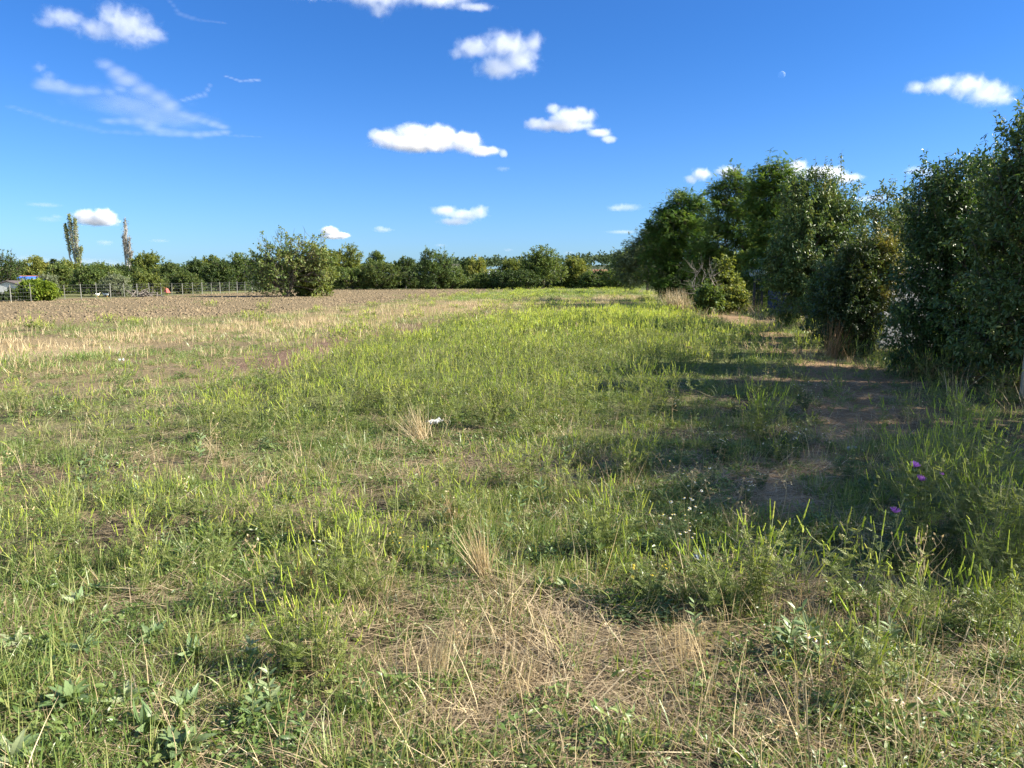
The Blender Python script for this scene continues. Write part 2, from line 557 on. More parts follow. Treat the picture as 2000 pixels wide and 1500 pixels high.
def zone(name, x, y):
    """soft-edged zone: four jittered tests averaged"""
    P = ZONES[name]
    d = np.hypot(x, y)
    w = 0.05 * d + 0.1
    s = 0
    for k in range(4):
        wx = (fbm(x * .9 / (1 + d * .03), y * .9 / (1 + d * .03), 11 + k) - .5) * w * 1.6 + (hash2(np.floor(x * 9), np.floor(y * 9), 40 + k) - .5) * w * .5
        wy = (fbm(x * .9 / (1 + d * .03), y * .9 / (1 + d * .03), 61 + k) - .5) * w * 2.6 + (hash2(np.floor(x * 9), np.floor(y * 9), 80 + k) - .5) * w * .8
        s = s + inside(P, x + wx, y + wy)
    return s / 4.0


def zones(x, y):
    return {k: zone(k, x, y) for k in ZONES}


def height(x, y):
    d = np.hypot(x, y)
    fade = np.clip(1 - d / 60, 0, 1)
    return ((fbm(x * .7, y * .7, 3) - .5) * .10 + (fbm(x * 3.1, y * 3.1, 5) - .5) * .035) * fade * sstep(0.3, 2, d)


# ------------------------------------------------------------------ ground
rr = np.concatenate([[0.0], np.geomspace(0.6, 130, 300), np.geomspace(150, 4000, 14)])
aa = np.concatenate([np.linspace(-58, 58, 240), np.linspace(58, 302, 42)[1:-1]])
RRg, AAg = np.meshgrid(rr[1:], np.radians(aa), indexing='ij')
gx, gy = RRg * np.sin(AAg), RRg * np.cos(AAg)
gz = height(gx, gy)
zz = zones(gx.ravel(), gy.ravel())
nA = len(aa)
GV = np.concatenate([[[0, 0, 0]], np.stack([gx.ravel(), gy.ravel(), gz.ravel()], -1)])
i = np.arange(nA)
j = (i + 1) % nA
GF = [np.stack([np.zeros(nA, int), 1 + j, 1 + i], -1)]
for k in range(len(rr) - 2):
    b0, b1 = 1 + k * nA, 1 + (k + 1) * nA
    GF += [np.stack([b0 + i, b0 + j, b1 + j], -1), np.stack([b0 + i, b1 + j, b1 + i], -1)]
g = Geo().add(GV, np.concatenate(GF))


def lerp(a, b, t):
    return a + (np.asarray(b) - a) * t[:, None]


x_, y_ = gx.ravel(), gy.ravel()
n1, n2 = fbm(x_ * .35, y_ * .35, 21), fbm(x_ * 1.7, y_ * 1.7, 23)
col = lerp(np.tile(np.array([.075, .060, .036]), (len(x_), 1)), (.155, .122, .070), sstep(.35, .65, n2))
col = lerp(col, (.10, .12, .045), sstep(.45, .65, n1) * .55)
far = sstep(25, 50, np.hypot(x_, y_))
col = lerp(col, (.15, .16, .06), far * .7)
col = lerp(col, (.178, .132, .078), zz['plow'] * (0.75 + .25 * n2))
col = lerp(col, (.19, .145, .08), zz['dull'] * .7)
col = lerp(col, (.25, .19, .10), zz['tan'] * (.5 + .5 * sstep(.35, .6, n1)))
col = lerp(col, (.36, .28, .16), zz['stubble'] * .6)
col = lerp(col, (.135, .085, .06), zz['bare'] * .9)
col = lerp(col, (.12, .15, .045), zz['rag'] * .5)
col = lerp(col, (.12, .17, .05), zz['fargreen'] * .8)
col = lerp(col, (.29, .185, .105), zz['path'] * .8)
col = lerp(col, (.125, .096, .058), np.maximum(zz['thatch'], zz['thatchb']) * .7)
col = lerp(col, (.075, .095, .035), sstep(95, 110, np.hypot(x_, y_)) * .9)
gm, n, l = new_mat('soil')
at_ = n.new('ShaderNodeAttribute')
at_.attribute_name = 'gcol'
tc = n.new('ShaderNodeTexCoord')
nz = n.new('ShaderNodeTexNoise')
nz.inputs['Scale'].default_value = 9
nz.inputs['Detail'].default_value = 9
nz.inputs['Roughness'].default_value = .7
l.new(tc.outputs['Object'], nz.inputs['Vector'])
r = ramp(n, [(0.25, (.55, .52, .5)), (0.5, (.95, .95, .95)), (0.75, (1.5, 1.45, 1.35))])
l.new(nz.outputs['Fac'], r.inputs[0])
mu = n.new('ShaderNodeMixRGB')
mu.blend_type = 'MULTIPLY'
mu.inputs[0].default_value = 1
l.new(at_.outputs['Color'], mu.inputs[1])
l.new(r.outputs[0], mu.inputs[2])
p = n.new('ShaderNodeBsdfPrincipled')
p.inputs['Roughness'].default_value = .95
p.inputs['Specular IOR Level'].default_value = .1
l.new(mu.outputs[0], p.inputs['Base Color'])
nb = n.new('ShaderNodeTexNoise')
nb.inputs['Scale'].default_value = 22
nb.inputs['Detail'].default_value = 8
l.new(tc.outputs['Object'], nb.inputs['Vector'])
b = n.new('ShaderNodeBump')
b.inputs['Strength'].default_value = .8
b.inputs['Distance'].default_value = .06
l.new(nb.outputs['Fac'], b.inputs['Height'])
l.new(b.outputs[0], p.inputs['Normal'])
o = n.new('ShaderNodeOutputMaterial')
l.new(p.outputs[0], o.inputs['Surface'])
gme = g.mesh('ground', gm, True)
ca = gme.color_attributes.new('gcol', 'FLOAT_COLOR', 'POINT')
cc = np.ones((len(GV), 4), np.float32)
cc[1:, :3] = col
cc[0, :3] = col[0]
ca.data.foreach_set('color', cc.ravel())
tag(obj('ground', gme), kind='structure')

# ------------------------------------------------------------------ trees
def lumps(rng, lobes, n, shell=0.35, gap=0.5):
    """points filling a union of ellipsoids (cx, cy, cz, rx, ry, rz), denser near the surface, with holes"""
    lobes = np.array(lobes, float)
    vol = lobes[:, 3] * lobes[:, 4] * lobes[:, 5]
    out = []
    k = 0
    ph = rng.uniform(0, 6.28, (3, 3))
    fr = 5.0 / np.mean(lobes[:, 3:].max(1))
    while k < n:
        m = n * 2
        w = rng.choice(len(lobes), m, p=vol ** .8 / (vol ** .8).sum())
        d = nrm(rng.normal(size=(m, 3)))
        r = rng.random(m) ** shell
        p = lobes[w, :3] + d * r[:, None] * lobes[w, 3:] * (1 + .12 * rng.normal(size=(m, 1)))
        s = sum(np.sin(p[:, a % 3] * fr * (1 + .37 * a) + p[:, (a + 1) % 3] * fr * .8 + ph[a % 3, 0]) for a in range(3)) / 3
        keep = (s + .55 > gap * rng.random(m) * 1.6) & (p[:, 2] > 0.05)
        p = p[keep]
        out.append(p)
        k += len(p)
    return np.concatenate(out)[:n]


def grow(rng, trunk, pts, seg=0.4, bend=0.15, up=0.15, cost=0.35):
    """branch skeleton: every point joins the nearest branch already grown"""
    nodes = [np.array(t, float) for t in trunk]
    par = [-1] + list(range(len(trunk) - 1))
    depth = [0.0]
    for a, b_ in zip(nodes[:-1], nodes[1:]):
        depth.append(depth[-1] + np.linalg.norm(b_ - a))
    root = nodes[-1]
    order = np.argsort(np.linalg.norm(pts - root, axis=1))
    N = np.array(nodes)
    D = np.array(depth)
    cap = len(nodes) + len(pts) * 8
    NB = np.zeros((cap, 3))
    DB = np.zeros(cap)
    NB[:len(N)] = N
    DB[:len(N)] = D
    c = len(N)
    skip = max(1, len(trunk) // 3)
    tip = np.zeros(len(pts), int)
    for q in order:
        pt = pts[q]
        dd = np.linalg.norm(NB[skip:c] - pt, axis=1)
        k = int(np.argmin(dd + cost * DB[skip:c])) + skip
        L = dd[k - skip]
        m = max(1, min(7, int(math.ceil(L / seg))))
        mid = (NB[k] + pt) / 2 + rng.normal(size=3) * bend * L * .5 + np.array([0, 0, up * L])
        prev = k
        for s in range(1, m + 1):
            t = s / m
            v = (1 - t) ** 2 * NB[k] + 2 * t * (1 - t) * mid + t * t * pt
            NB[c] = v
            DB[c] = DB[prev] + np.linalg.norm(v - NB[prev])
            par.append(prev)
            prev = c
            c += 1
        tip[q] = prev
    return NB[:c], np.array(par), tip


def radii(par, tips_r, root_r, power=2.3):
    n = len(par)
    acc = np.zeros(n)
    ch = np.zeros(n, int)
    for k in range(n - 1, -1, -1):
        if acc[k] == 0:
            acc[k] = 1.0
        if par[k] >= 0:
            acc[par[k]] += acc[k]
    r = tips_r * acc ** (1 / power)
    if root_r:
        e = math.log(root_r / tips_r) / math.log(max(acc[0], 2))
        r = tips_r * acc ** e
    return r


def make_tree(name, label, cat, loc, lobes, trunk_h=1.0, trunk_r=0.1, n=300, per=14, leaf=0.08, tmpl=LEAF_LANCE, mat='leaf_mid', bark='bark',
              twig=0.35, droop=0.25, upw=0.35, flat=0.0, shell=0.35, gap=0.5, seed=1, shoots=0, shoot_len=0.8, group=None, stems=1, bare=None, seg=0.4,
              cost=0.35, tip_r=0.004, sides=5, tint_lo=0.0, lobe_tint=None, leaf_part='crown', shoot_at=None, up=0.15, lean=(0, 0)):
    rng = np.random.default_rng(seed)
    pts = lumps(rng, lobes, n, shell, gap)
    cen = np.average(np.array(lobes)[:, :3], axis=0, weights=np.array(lobes)[:, 3] ** 2)
    root = thing(name, label, cat, loc, group)
    tg = Geo()
    allN, allP, allR = [], [], []
    groups_ = [pts] if stems == 1 else [pts[k::stems] for k in range(stems)]
    if stems > 1:
        a = np.arctan2(pts[:, 1] - cen[1] + .01, pts[:, 0] - cen[0]) + rng.normal(size=n) * .3
        o_ = np.argsort(a)
        groups_ = np.array_split(pts[o_], stems)
    tipdirs, tippos = [], []
    for gi, ps in enumerate(groups_):
        if len(ps) == 0:
            continue
        c2 = ps.mean(0)
        b0 = np.array([0, 0, -0.15]) if stems == 1 else np.array([rng.normal() * .18, rng.normal() * .18, -0.15])
        top = np.array([lean[0], lean[1], trunk_h]) if stems == 1 else b0 * [1, 1, 0] + nrm(c2 - b0) * trunk_h * rng.uniform(.7, 1.2)
        k_ = np.linspace(0, 1, 6)[:, None]
        wob = rng.normal(size=(6, 3)) * [.04, .04, 0] * trunk_h * .6
        wob[0] = 0
        tr = b0 * (1 - k_) + top * k_ + wob * k_
        NB, par, tip = grow(rng, tr, ps, seg, cost=cost, up=up)
        rd = radii(par, tip_r, trunk_r)
        c = np.arange(1, len(NB))
        frusta(tg, NB[par[c]], NB[c], np.minimum(rd[par[c]], rd[c] * 1.8), rd[c], sides)
        dirs = nrm(nrm(NB[tip] - NB[par[tip]]) * .5 + nrm(ps - cen) * .6 + np.array([0, 0, upw]) + rng.normal(size=ps.shape) * .35)
        tippos.append(ps)
        tipdirs.append(dirs)
    P, Dv = np.concatenate(tippos), np.concatenate(tipdirs)
    if flat:
        Dv = nrm(Dv * [1, 1, 1 - flat])
    cg = Geo()
    L = twig * rng.uniform(.6, 1.3, len(P))
    if shoots:
        # long upright leafy shoots standing out of the top
        if shoot_at is None:
            score = (P[:, 2] - P[:, 2].min()) / np.ptp(P[:, 2]) + .25 * rng.random(len(P))
            pick = np.argsort(-score)[:shoots * 3]
            pick = rng.permutation(pick)[:shoots]
            sb = P[pick]
            sl = shoot_len * rng.uniform(.4, 1.15, len(pick))
            sd = nrm(np.array([[0, 0, 1.0]]) + rng.normal(size=(len(pick), 3)) * .22)
        else:
            sb = np.array([s[:3] for s in shoot_at], float)
            sl = np.array([s[3] for s in shoot_at], float)
            sd = nrm(np.array([[0, 0, 1.0]]) + rng.normal(size=(len(sb), 3)) * .10)
        for k in range(len(sb)):
            t = np.linspace(0, 1, 7)[:, None]
            sway = rng.normal(size=3) * .10 * sl[k]
            line = sb[k] + sd[k] * sl[k] * t + sway * t * t
            tube(tg, line, np.linspace(tip_r * 1.6, tip_r * .6, 7), 4)
            m = int(max(6, sl[k] / (leaf * .42)))
            tt = rng.uniform(.05, 1.02, m)[:, None]
            pp = sb[k] + sd[k] * sl[k] * tt + sway * tt * tt
            ld = nrm(sd[k] * .6 + nrm(rng.normal(size=(m, 3))) * .9 + [0, 0, -droop * .6])
            place(cg, *tmpl, pp, frames(ld, np.array([[0, 0, 1.0]]) + rng.normal(size=(m, 3)) * .5), leaf * rng.uniform(.7, 1.15, m), 0, np.clip(rng.normal(.42, .2, m), 0, 1))
    frusta(tg, P, P + Dv * (L * .9)[:, None], np.full(len(P), tip_r), np.full(len(P), tip_r * .5), 3)
    keep = np.ones(len(P), bool)
    if bare is not None:
        keep = ~(bare(P) > rng.random(len(P)))
    idx = np.repeat(np.arange(len(P))[keep], per)
    m = len(idx)
    t = rng.random(m)
    pos = P[idx] + Dv[idx] * (t * L[idx])[:, None] + rng.normal(size=(m, 3)) * leaf * .35
    ld = Dv[idx] * .5 + nrm(rng.normal(size=(m, 3))) * .85 + np.array([0, 0, -droop])
    if flat:
        ld = ld * [1, 1, 1 - flat * .8]
    upv = np.array([[0, 0, 1.0]]) + rng.normal(size=(m, 3)) * (.6 - .4 * flat)
    ct = rng.normal(.40, .16, len(P))
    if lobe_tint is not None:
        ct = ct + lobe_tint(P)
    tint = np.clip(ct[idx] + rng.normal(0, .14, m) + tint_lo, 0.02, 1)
    place(cg, *tmpl, pos, frames(ld, upv), leaf * rng.uniform(.65, 1.2, m), 0, tint)
    obj('trunk', tg.mesh('trunk', M[bark]), root)
    obj(leaf_part, cg.mesh(leaf_part, M[mat]), root)
    return root


def px_lobes(cx, base_d, boxes, depth=0.8):
    """ellipsoids given as photo boxes (x0, x1, ytop, ybottom[, dy]) seen at base_d, relative to the tree's foot"""
    foot = at(cx, 540, base_d)
    out = []
    for b_ in boxes:
        d = base_d + (b_[4] if len(b_) > 4 else 0)
        p0, p1 = at(b_[0], b_[3], d), at(b_[1], b_[2], d)
        c = (p0 + p1) / 2
        rx, rz = (p1[0] - p0[0]) / 2, (p1[2] - p0[2]) / 2
        dep = b_[5] if len(b_) > 5 else depth
        out.append((c[0] - foot[0], d - base_d, max(c[2], rz * .6), rx, rx * dep, rz))
    return out, (foot[0], base_d, 0.0)


# --- right-hand row
ROW = 'trees and bushes along the right edge of the field'
lb, loc = px_lobes(2030, 11.0, [(1900, 2180, 300, 560), (1880, 2160, 470, 770), (1950, 2120, 210, 420), (2050, 2240, 380, 760, -1.0)], .9)
make_tree('fruit_tree', 'tallest dark leafy tree at the right edge, with long shoots rising against the sky', 'tree', loc, lb, .7, .09, 1800, 32, .080,
          LEAF_LANCE, 'leaf_pear', twig=.32, droop=.35, seed=3, gap=.35, group=ROW,
          shoots=10, shoot_at=[(-.22, -.3, 3.5, .95), (-.5, -.2, 3.1, .95), (.1, -.1, 3.7, .7), (-.38, -.3, 3.2, 1.0), (.3, .1, 3.7, .7), (-.6, -.4, 2.9, .8), (.0, -.2, 3.5, .9), (-.12, -.4, 3.3, 1.0), (-.75, -.3, 2.6, .9)])
lb, loc = px_lobes(1875, 13.0, [(1772, 1960, 318, 540), (1758, 1990, 430, 700), (1790, 1980, 560, 770, -.4), (1850, 2010, 305, 520, .8), (1732, 1812, 585, 745, -.3)], .9)
make_tree('fruit_bush', 'broad dark green leafy bush, thick to the ground, beside the right edge tree', 'bush', loc, lb, .4, .08, 2000, 32, .078,
          LEAF_LANCE, 'leaf_pear', twig=.28, droop=.35, seed=5, gap=.3, group=ROW, shoots=16, stems=4,
          shoot_at=[(.40, -.5, 3.1, 1.05), (.30, -.5, 3.1, .7), (.48, -.4, 3.0, .8), (-.05, -.4, 3.0, .6), (-.9, -.2, 2.8, .7), (-.98, -.4, 2.6, .6), (-.5, -.3, 2.9, .65), (-.7, -.2, 2.9, .5), (-.25, -.5, 3.0, .5), (.15, -.4, 3.0, .55), (.7, -.5, 2.9, .7)])
lb, loc = px_lobes(1745, 18.5, [(1685, 1800, 372, 560), (1700, 1830, 440, 640), (1740, 1880, 360, 560, 1.5)], .8)
make_tree('fruit_tree', 'pale olive leafy tree rising behind the grey concrete wall', 'tree', loc, lb, 1.0, .07, 1100, 28, .085,
          LEAF_LANCE, 'leaf_pear', twig=.35, droop=.3, seed=7, gap=.5, group=ROW, shoots=12, shoot_len=.55, tint_lo=.15)
lb, loc = px_lobes(1690, 16.0, [(1625, 1752, 462, 610), (1600, 1740, 520, 700), (1680, 1762, 470, 580)], .8)
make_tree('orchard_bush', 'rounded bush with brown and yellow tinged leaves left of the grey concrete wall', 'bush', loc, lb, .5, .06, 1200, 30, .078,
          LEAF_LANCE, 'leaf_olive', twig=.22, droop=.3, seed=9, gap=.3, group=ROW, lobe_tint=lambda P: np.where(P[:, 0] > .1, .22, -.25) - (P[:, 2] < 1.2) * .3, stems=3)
lb, loc = px_lobes(1590, 24.0, [(1500, 1680, 400, 600), (1525, 1640, 338, 480), (1570, 1690, 370, 520), (1505, 1600, 460, 630)], .85)
make_tree('fruit_tree', 'tall glossy dark green tree with upright leafy shoots, beside the pale timber post', 'tree', loc, lb, 1.1, .10, 1700, 30, .11,
          LEAF_LANCE, 'leaf_pear', twig=.38, droop=.4, seed=11, gap=.42, group=ROW, tint_lo=.05,
          shoots=14, shoot_at=[(.62, -.2, 4.35, 1.0), (.8, .1, 4.1, .9), (1.0, -.2, 4.0, .8), (1.2, 0, 3.6, .9), (.35, -.2, 4.5, .7), (.1, 0, 4.6, .6), (-.2, -.2, 4.55, .55), (1.4, -.2, 3.3, .9), (-.5, 0, 4.4, .5), (.5, -.4, 4.3, .8), (-.75, -.1, 4.1, .5), (1.5, -.1, 2.9, .8)])
lb, loc = px_lobes(1625, 20.5, [(1570, 1690, 520, 680)], .9)
make_tree('orchard_bush', 'low dark bush growing between the timber post and the brown tinged bush', 'bush', loc, lb, .3, .05, 800, 28, .085,
          LEAF_LANCE, 'leaf_pear', twig=.25, seed=12, gap=.3, group=ROW, stems=3)
# trees further along, locusts
LOC_ = 'feathery trees at the far end of the right-hand row'
lb, loc = px_lobes(1455, 45.0, [(1375, 1510, 350, 470), (1360, 1520, 410, 540), (1395, 1480, 330, 420), (1420, 1540, 440, 580), (1345, 1440, 470, 570)], .8)
make_tree('locust_tree', 'largest feathery green locust tree, dark limbs showing through', 'tree', loc, lb, 2.0, .17, 1050, 16, .30,
          PINNATE_LOCUST, 'leaf_locust', twig=.55, droop=.15, upw=.1, flat=.55, seed=21, gap=.85, shoots=16, shoot_len=.9, group=LOC_, tip_r=.007, seg=.7, tint_lo=.10)
lb, loc = px_lobes(1335, 53.0, [(1268, 1410, 388, 520), (1256, 1390, 430, 585), (1285, 1385, 376, 470), (1270, 1400, 510, 592), (1262, 1340, 408, 500)], .8)
make_tree('locust_tree', 'wide dark green locust tree left of the largest one, foliage to the grass', 'tree', loc, lb, 1.6, .15, 1500, 16, .30,
          PINNATE_LOCUST, 'leaf_locust', twig=.55, droop=.15, upw=.1, flat=.55, seed=22, gap=.65, shoots=14, shoot_len=.8, group=LOC_, tip_r=.007, seg=.7, tint_lo=0)
lb, loc = px_lobes(1515, 39.0, [(1460, 1560, 325, 440), (1470, 1590, 380, 520), (1450, 1550, 480, 590)], .8)
make_tree('locust_tree', 'yellowish green airy locust tree behind the glossy tree, sky showing through', 'tree', loc, lb, 2.0, .13, 800, 15, .30,
          PINNATE_LOCUST, 'leaf_locust', twig=.6, droop=.15, upw=.2, flat=.4, seed=23, gap=.85, shoots=12, shoot_len=1.0, group=LOC_, tip_r=.007, seg=.7, tint_lo=.14)
lb, loc = px_lobes(1265, 75.0, [(1225, 1300, 455, 560), (1205, 1270, 480, 560), (1250, 1310, 440, 520)], .9)
make_tree('locust_tree', 'pale thin crowned tree half hidden at the far left end of the row', 'tree', loc, lb, 2.0, .14, 560, 14, .40,
          PINNATE_LOCUST, 'leaf_grey', twig=.7, flat=.4, seed=24, gap=.6, group=LOC_, tip_r=.01, seg=1., tint_lo=-.25)
# trees standing just outside the view whose shade crosses the foreground
for k, (tx, ty, th, tw) in enumerate([(9.2, 8.2, 4.9, 1.8), (8.5, 5.9, 5.0, 1.8), (8.9, 4.3, 4.9, 1.4)]):
    make_tree('fruit_tree', ['leafy dark tree next along the row, right of the right edge tree', 'tall leafy tree second nearest the camera in the row', 'smaller leafy tree nearest the camera on the right of the row'][k], 'tree',
              (tx, ty, 0), [(0, 0, th * .55, tw, tw, th * .42), (.3, .2, th * .75, tw * .6, tw * .6, th * .25)], .8, .09, 1000, 21, .10,
              LEAF_LANCE, 'leaf_pear', seed=31 + k, gap=.5, group=ROW, shoots=6, shoot_len=.6)

# second rank of trees behind the first, closing the gaps
for k, (tx, ty, th, tw) in enumerate([(11.6, 15.2, 3.7, 1.8), (13.3, 19.5, 3.9, 1.9), (14.6, 25.0, 4.4, 2.2), (12.6, 11.5, 4.0, 1.9), (16.5, 33.0, 4.6, 2.4)]):
    make_tree('fruit_tree', ['dense leafy tree behind the broad dark bush', 'leafy tree behind the olive leafy tree and the wall', 'leafy tree behind the glossy tree with upright shoots',
                             'leafy tree behind the tallest dark tree at the right edge', 'leafy tree between the glossy tree and the yellowish locust'][k], 'tree',
              (tx, ty, 0), [(0, 0, th * .5, tw, tw, th * .42), (.3, .2, th * .75, tw * .6, tw * .6, th * .25), (-.4, 0, th * .35, tw * .8, tw, th * .33)], .8, .09, 900, 20, .10,
              LEAF_LANCE, 'leaf_pear', seed=36 + k, gap=.4, group=ROW, shoots=8, shoot_len=.6)

# --- shrubs at the foot of the locusts
lb, loc = px_lobes(1412, 37.0, [(1385, 1438, 508, 590), (1395, 1452, 545, 595)], .8)
make_tree('vine_bush', 'sunlit yellow green climbing bush in front of the largest locust tree', 'bush', loc, lb, .4, .04, 340, 16, .15,
          LEAF_OVAL, 'leaf_yellow', twig=.25, seed=41, gap=.6, stems=3, tint_lo=.06)
lb, loc = px_lobes(1440, 34.5, [(1418, 1458, 562, 605), (1390, 1440, 580, 612)], .8)
make_tree('low_shrub', 'low pale green shrub left of the steel posts', 'shrub', loc, lb, .25, .03, 260, 16, .12,
          LEAF_OVAL, 'leaf_yellow', twig=.2, seed=42, gap=.5, stems=3)
lb, loc = px_lobes(1385, 34.0, [(1360, 1412, 560, 612)], .8)
make_tree('low_shrub', 'small rounded green shrub beside the tan dry grass', 'shrub', loc, lb, .25, .03, 200, 18, .13,
          LEAF_OVAL, 'leaf_mid', twig=.2, seed=43, gap=.4, stems=3)
lb, loc = px_lobes(1378, 35.5, [(1335, 1410, 505, 600)], .8)
make_tree('dead_bush', 'bare grey dead bush in front of the locust trees', 'bush', loc, lb, .5, .025, 85, 1, .03,
          LEAF_QUAD, 'dry', 'dead_wood', twig=.45, seed=44, gap=.3, stems=5, tip_r=.006, leaf_part='dry_leaves')

# --- the lone shrub in the field
lb, loc = px_lobes(555, 64.0, [(484, 594, 480, 570), (512, 594, 450, 540), (574, 642, 462, 560), (592, 648, 490, 565), (480, 555, 500, 575)], .75)
make_tree('field_shrub', 'large many stemmed shrub standing alone in the brown field, twigs showing at its top', 'shrub', loc, lb, 1.2, .05, 760, 14, .19,
          LEAF_OVAL, 'leaf_brown', twig=.6, seed=51, gap=1.1, stems=11, tip_r=.012, seg=.7, upw=.5,
          bare=lambda P: np.where(P[:, 2] > 3.9, .62, .15), lobe_tint=lambda P: np.where(P[:, 0] > .8, .12, 0.0), up=.05)
lb, loc = px_lobes(620, 66.0, [(590, 650, 480, 575), (575, 640, 520, 585)], .8)
make_tree('field_shrub', 'yellow green leafy shrub leaning against the right side of the lone large shrub', 'shrub', loc, lb, 1.0, .05, 520, 13, .27,
          LEAF_OVAL, 'leaf_yellow', twig=.5, seed=52, gap=.5, stems=5, tip_r=.01, seg=.7, tint_lo=-.12)

# --- poplars
def poplar(label, px, dist, stems_px, mat, bark, leafy, seed):
    foot = at(px, 540, dist)
    rng = np.random.default_rng(seed)
    root = thing('poplar_tree', label, 'tree', (foot[0], dist, 0), 'two tall poplars above the tree line')
    tg, cg = Geo(), Geo()
    for (bx, tx, ty, hw, y0) in stems_px:
        b_, t_ = at(bx, 560, dist) - foot, at(tx, ty, dist) - foot
        b_[1] = t_[1] = 0
        b_[2], z1 = 0, t_[2] + CAM_H - CAM_H + foot[2]
        t_[2] = at(tx, ty, dist)[2]
        zlo = at(bx, y0, dist)[2]
        s = np.linspace(0, 1, 12)[:, None]
        line = b_ * (1 - s) + t_ * s + rng.normal(size=(12, 3)) * .08
        tube(tg, line, np.linspace(.22, .03, 12), 6)
        m = 150
        h = rng.uniform(.02, .97, m)
        zz_ = zlo + (t_[2] - zlo) * h
        fr = zz_ / t_[2]
        bp = b_ * (1 - fr[:, None]) + t_ * fr[:, None]
        az = rng.uniform(0, 6.283, m)
        w = hw / FPX * dist * (.25 + .95 * np.sin(np.pi * np.clip(h * .92 + .06, 0, 1)) ** .8) * (1 - h ** 3)
        ln = np.maximum(.35 + .5 * (1 - h), rng.uniform(.7, 1.3, m) * w * 3.4)
        d = nrm(np.stack([np.cos(az) * .26, np.sin(az) * .26, np.ones(m)], -1))
        e = bp + d * ln[:, None]
        over = e[:, 2] > t_[2]
        e[over, 2] = t_[2] - rng.random(over.sum()) * .5
        frusta(tg, bp, e, np.full(m, .040), np.full(m, .012), 4)
        q = np.repeat(np.arange(m), leafy)
        t = rng.uniform(.15, 1.05, len(q))
        pos = bp[q] + (e - bp)[q] * t[:, None] + rng.normal(size=(len(q), 3)) * .12
        kk = rng.random(len(q)) < .25 + .75 * h[q]
        q, pos = q[kk], pos[kk]
        ld = nrm(rng.normal(size=(len(q), 3)) + [0, 0, .3])
        place(cg, *LEAF_QUAD, pos, frames(ld, rng.normal(size=(len(q), 3))), rng.uniform(.18, .34, len(q)), 0, np.clip(rng.normal(.45, .2, len(q)), 0, 1))
    obj('trunk', tg.mesh('trunk', M[bark]), root)
    obj('crown', cg.mesh('crown', M[mat]), root)


poplar('leafy grey green poplar with a forked leaning top, taller of the two', 148, 150.0,
       [(151, 135, 418, 5.5, 512), (152, 146, 426, 5.5, 515), (147, 127, 437, 3.5, 500), (154, 158, 482, 4, 520)], 'leaf_poplar', 'bark_pale', 9, 61)
poplar('nearly bare grey poplar, slender and pointed', 250, 160.0,
       [(251, 244, 424, 5, 515), (250, 241, 458, 3.5, 510), (253, 253, 462, 3.5, 520), (252, 258, 490, 3, 520)], 'leaf_withered', 'bark_pale', 2, 62)

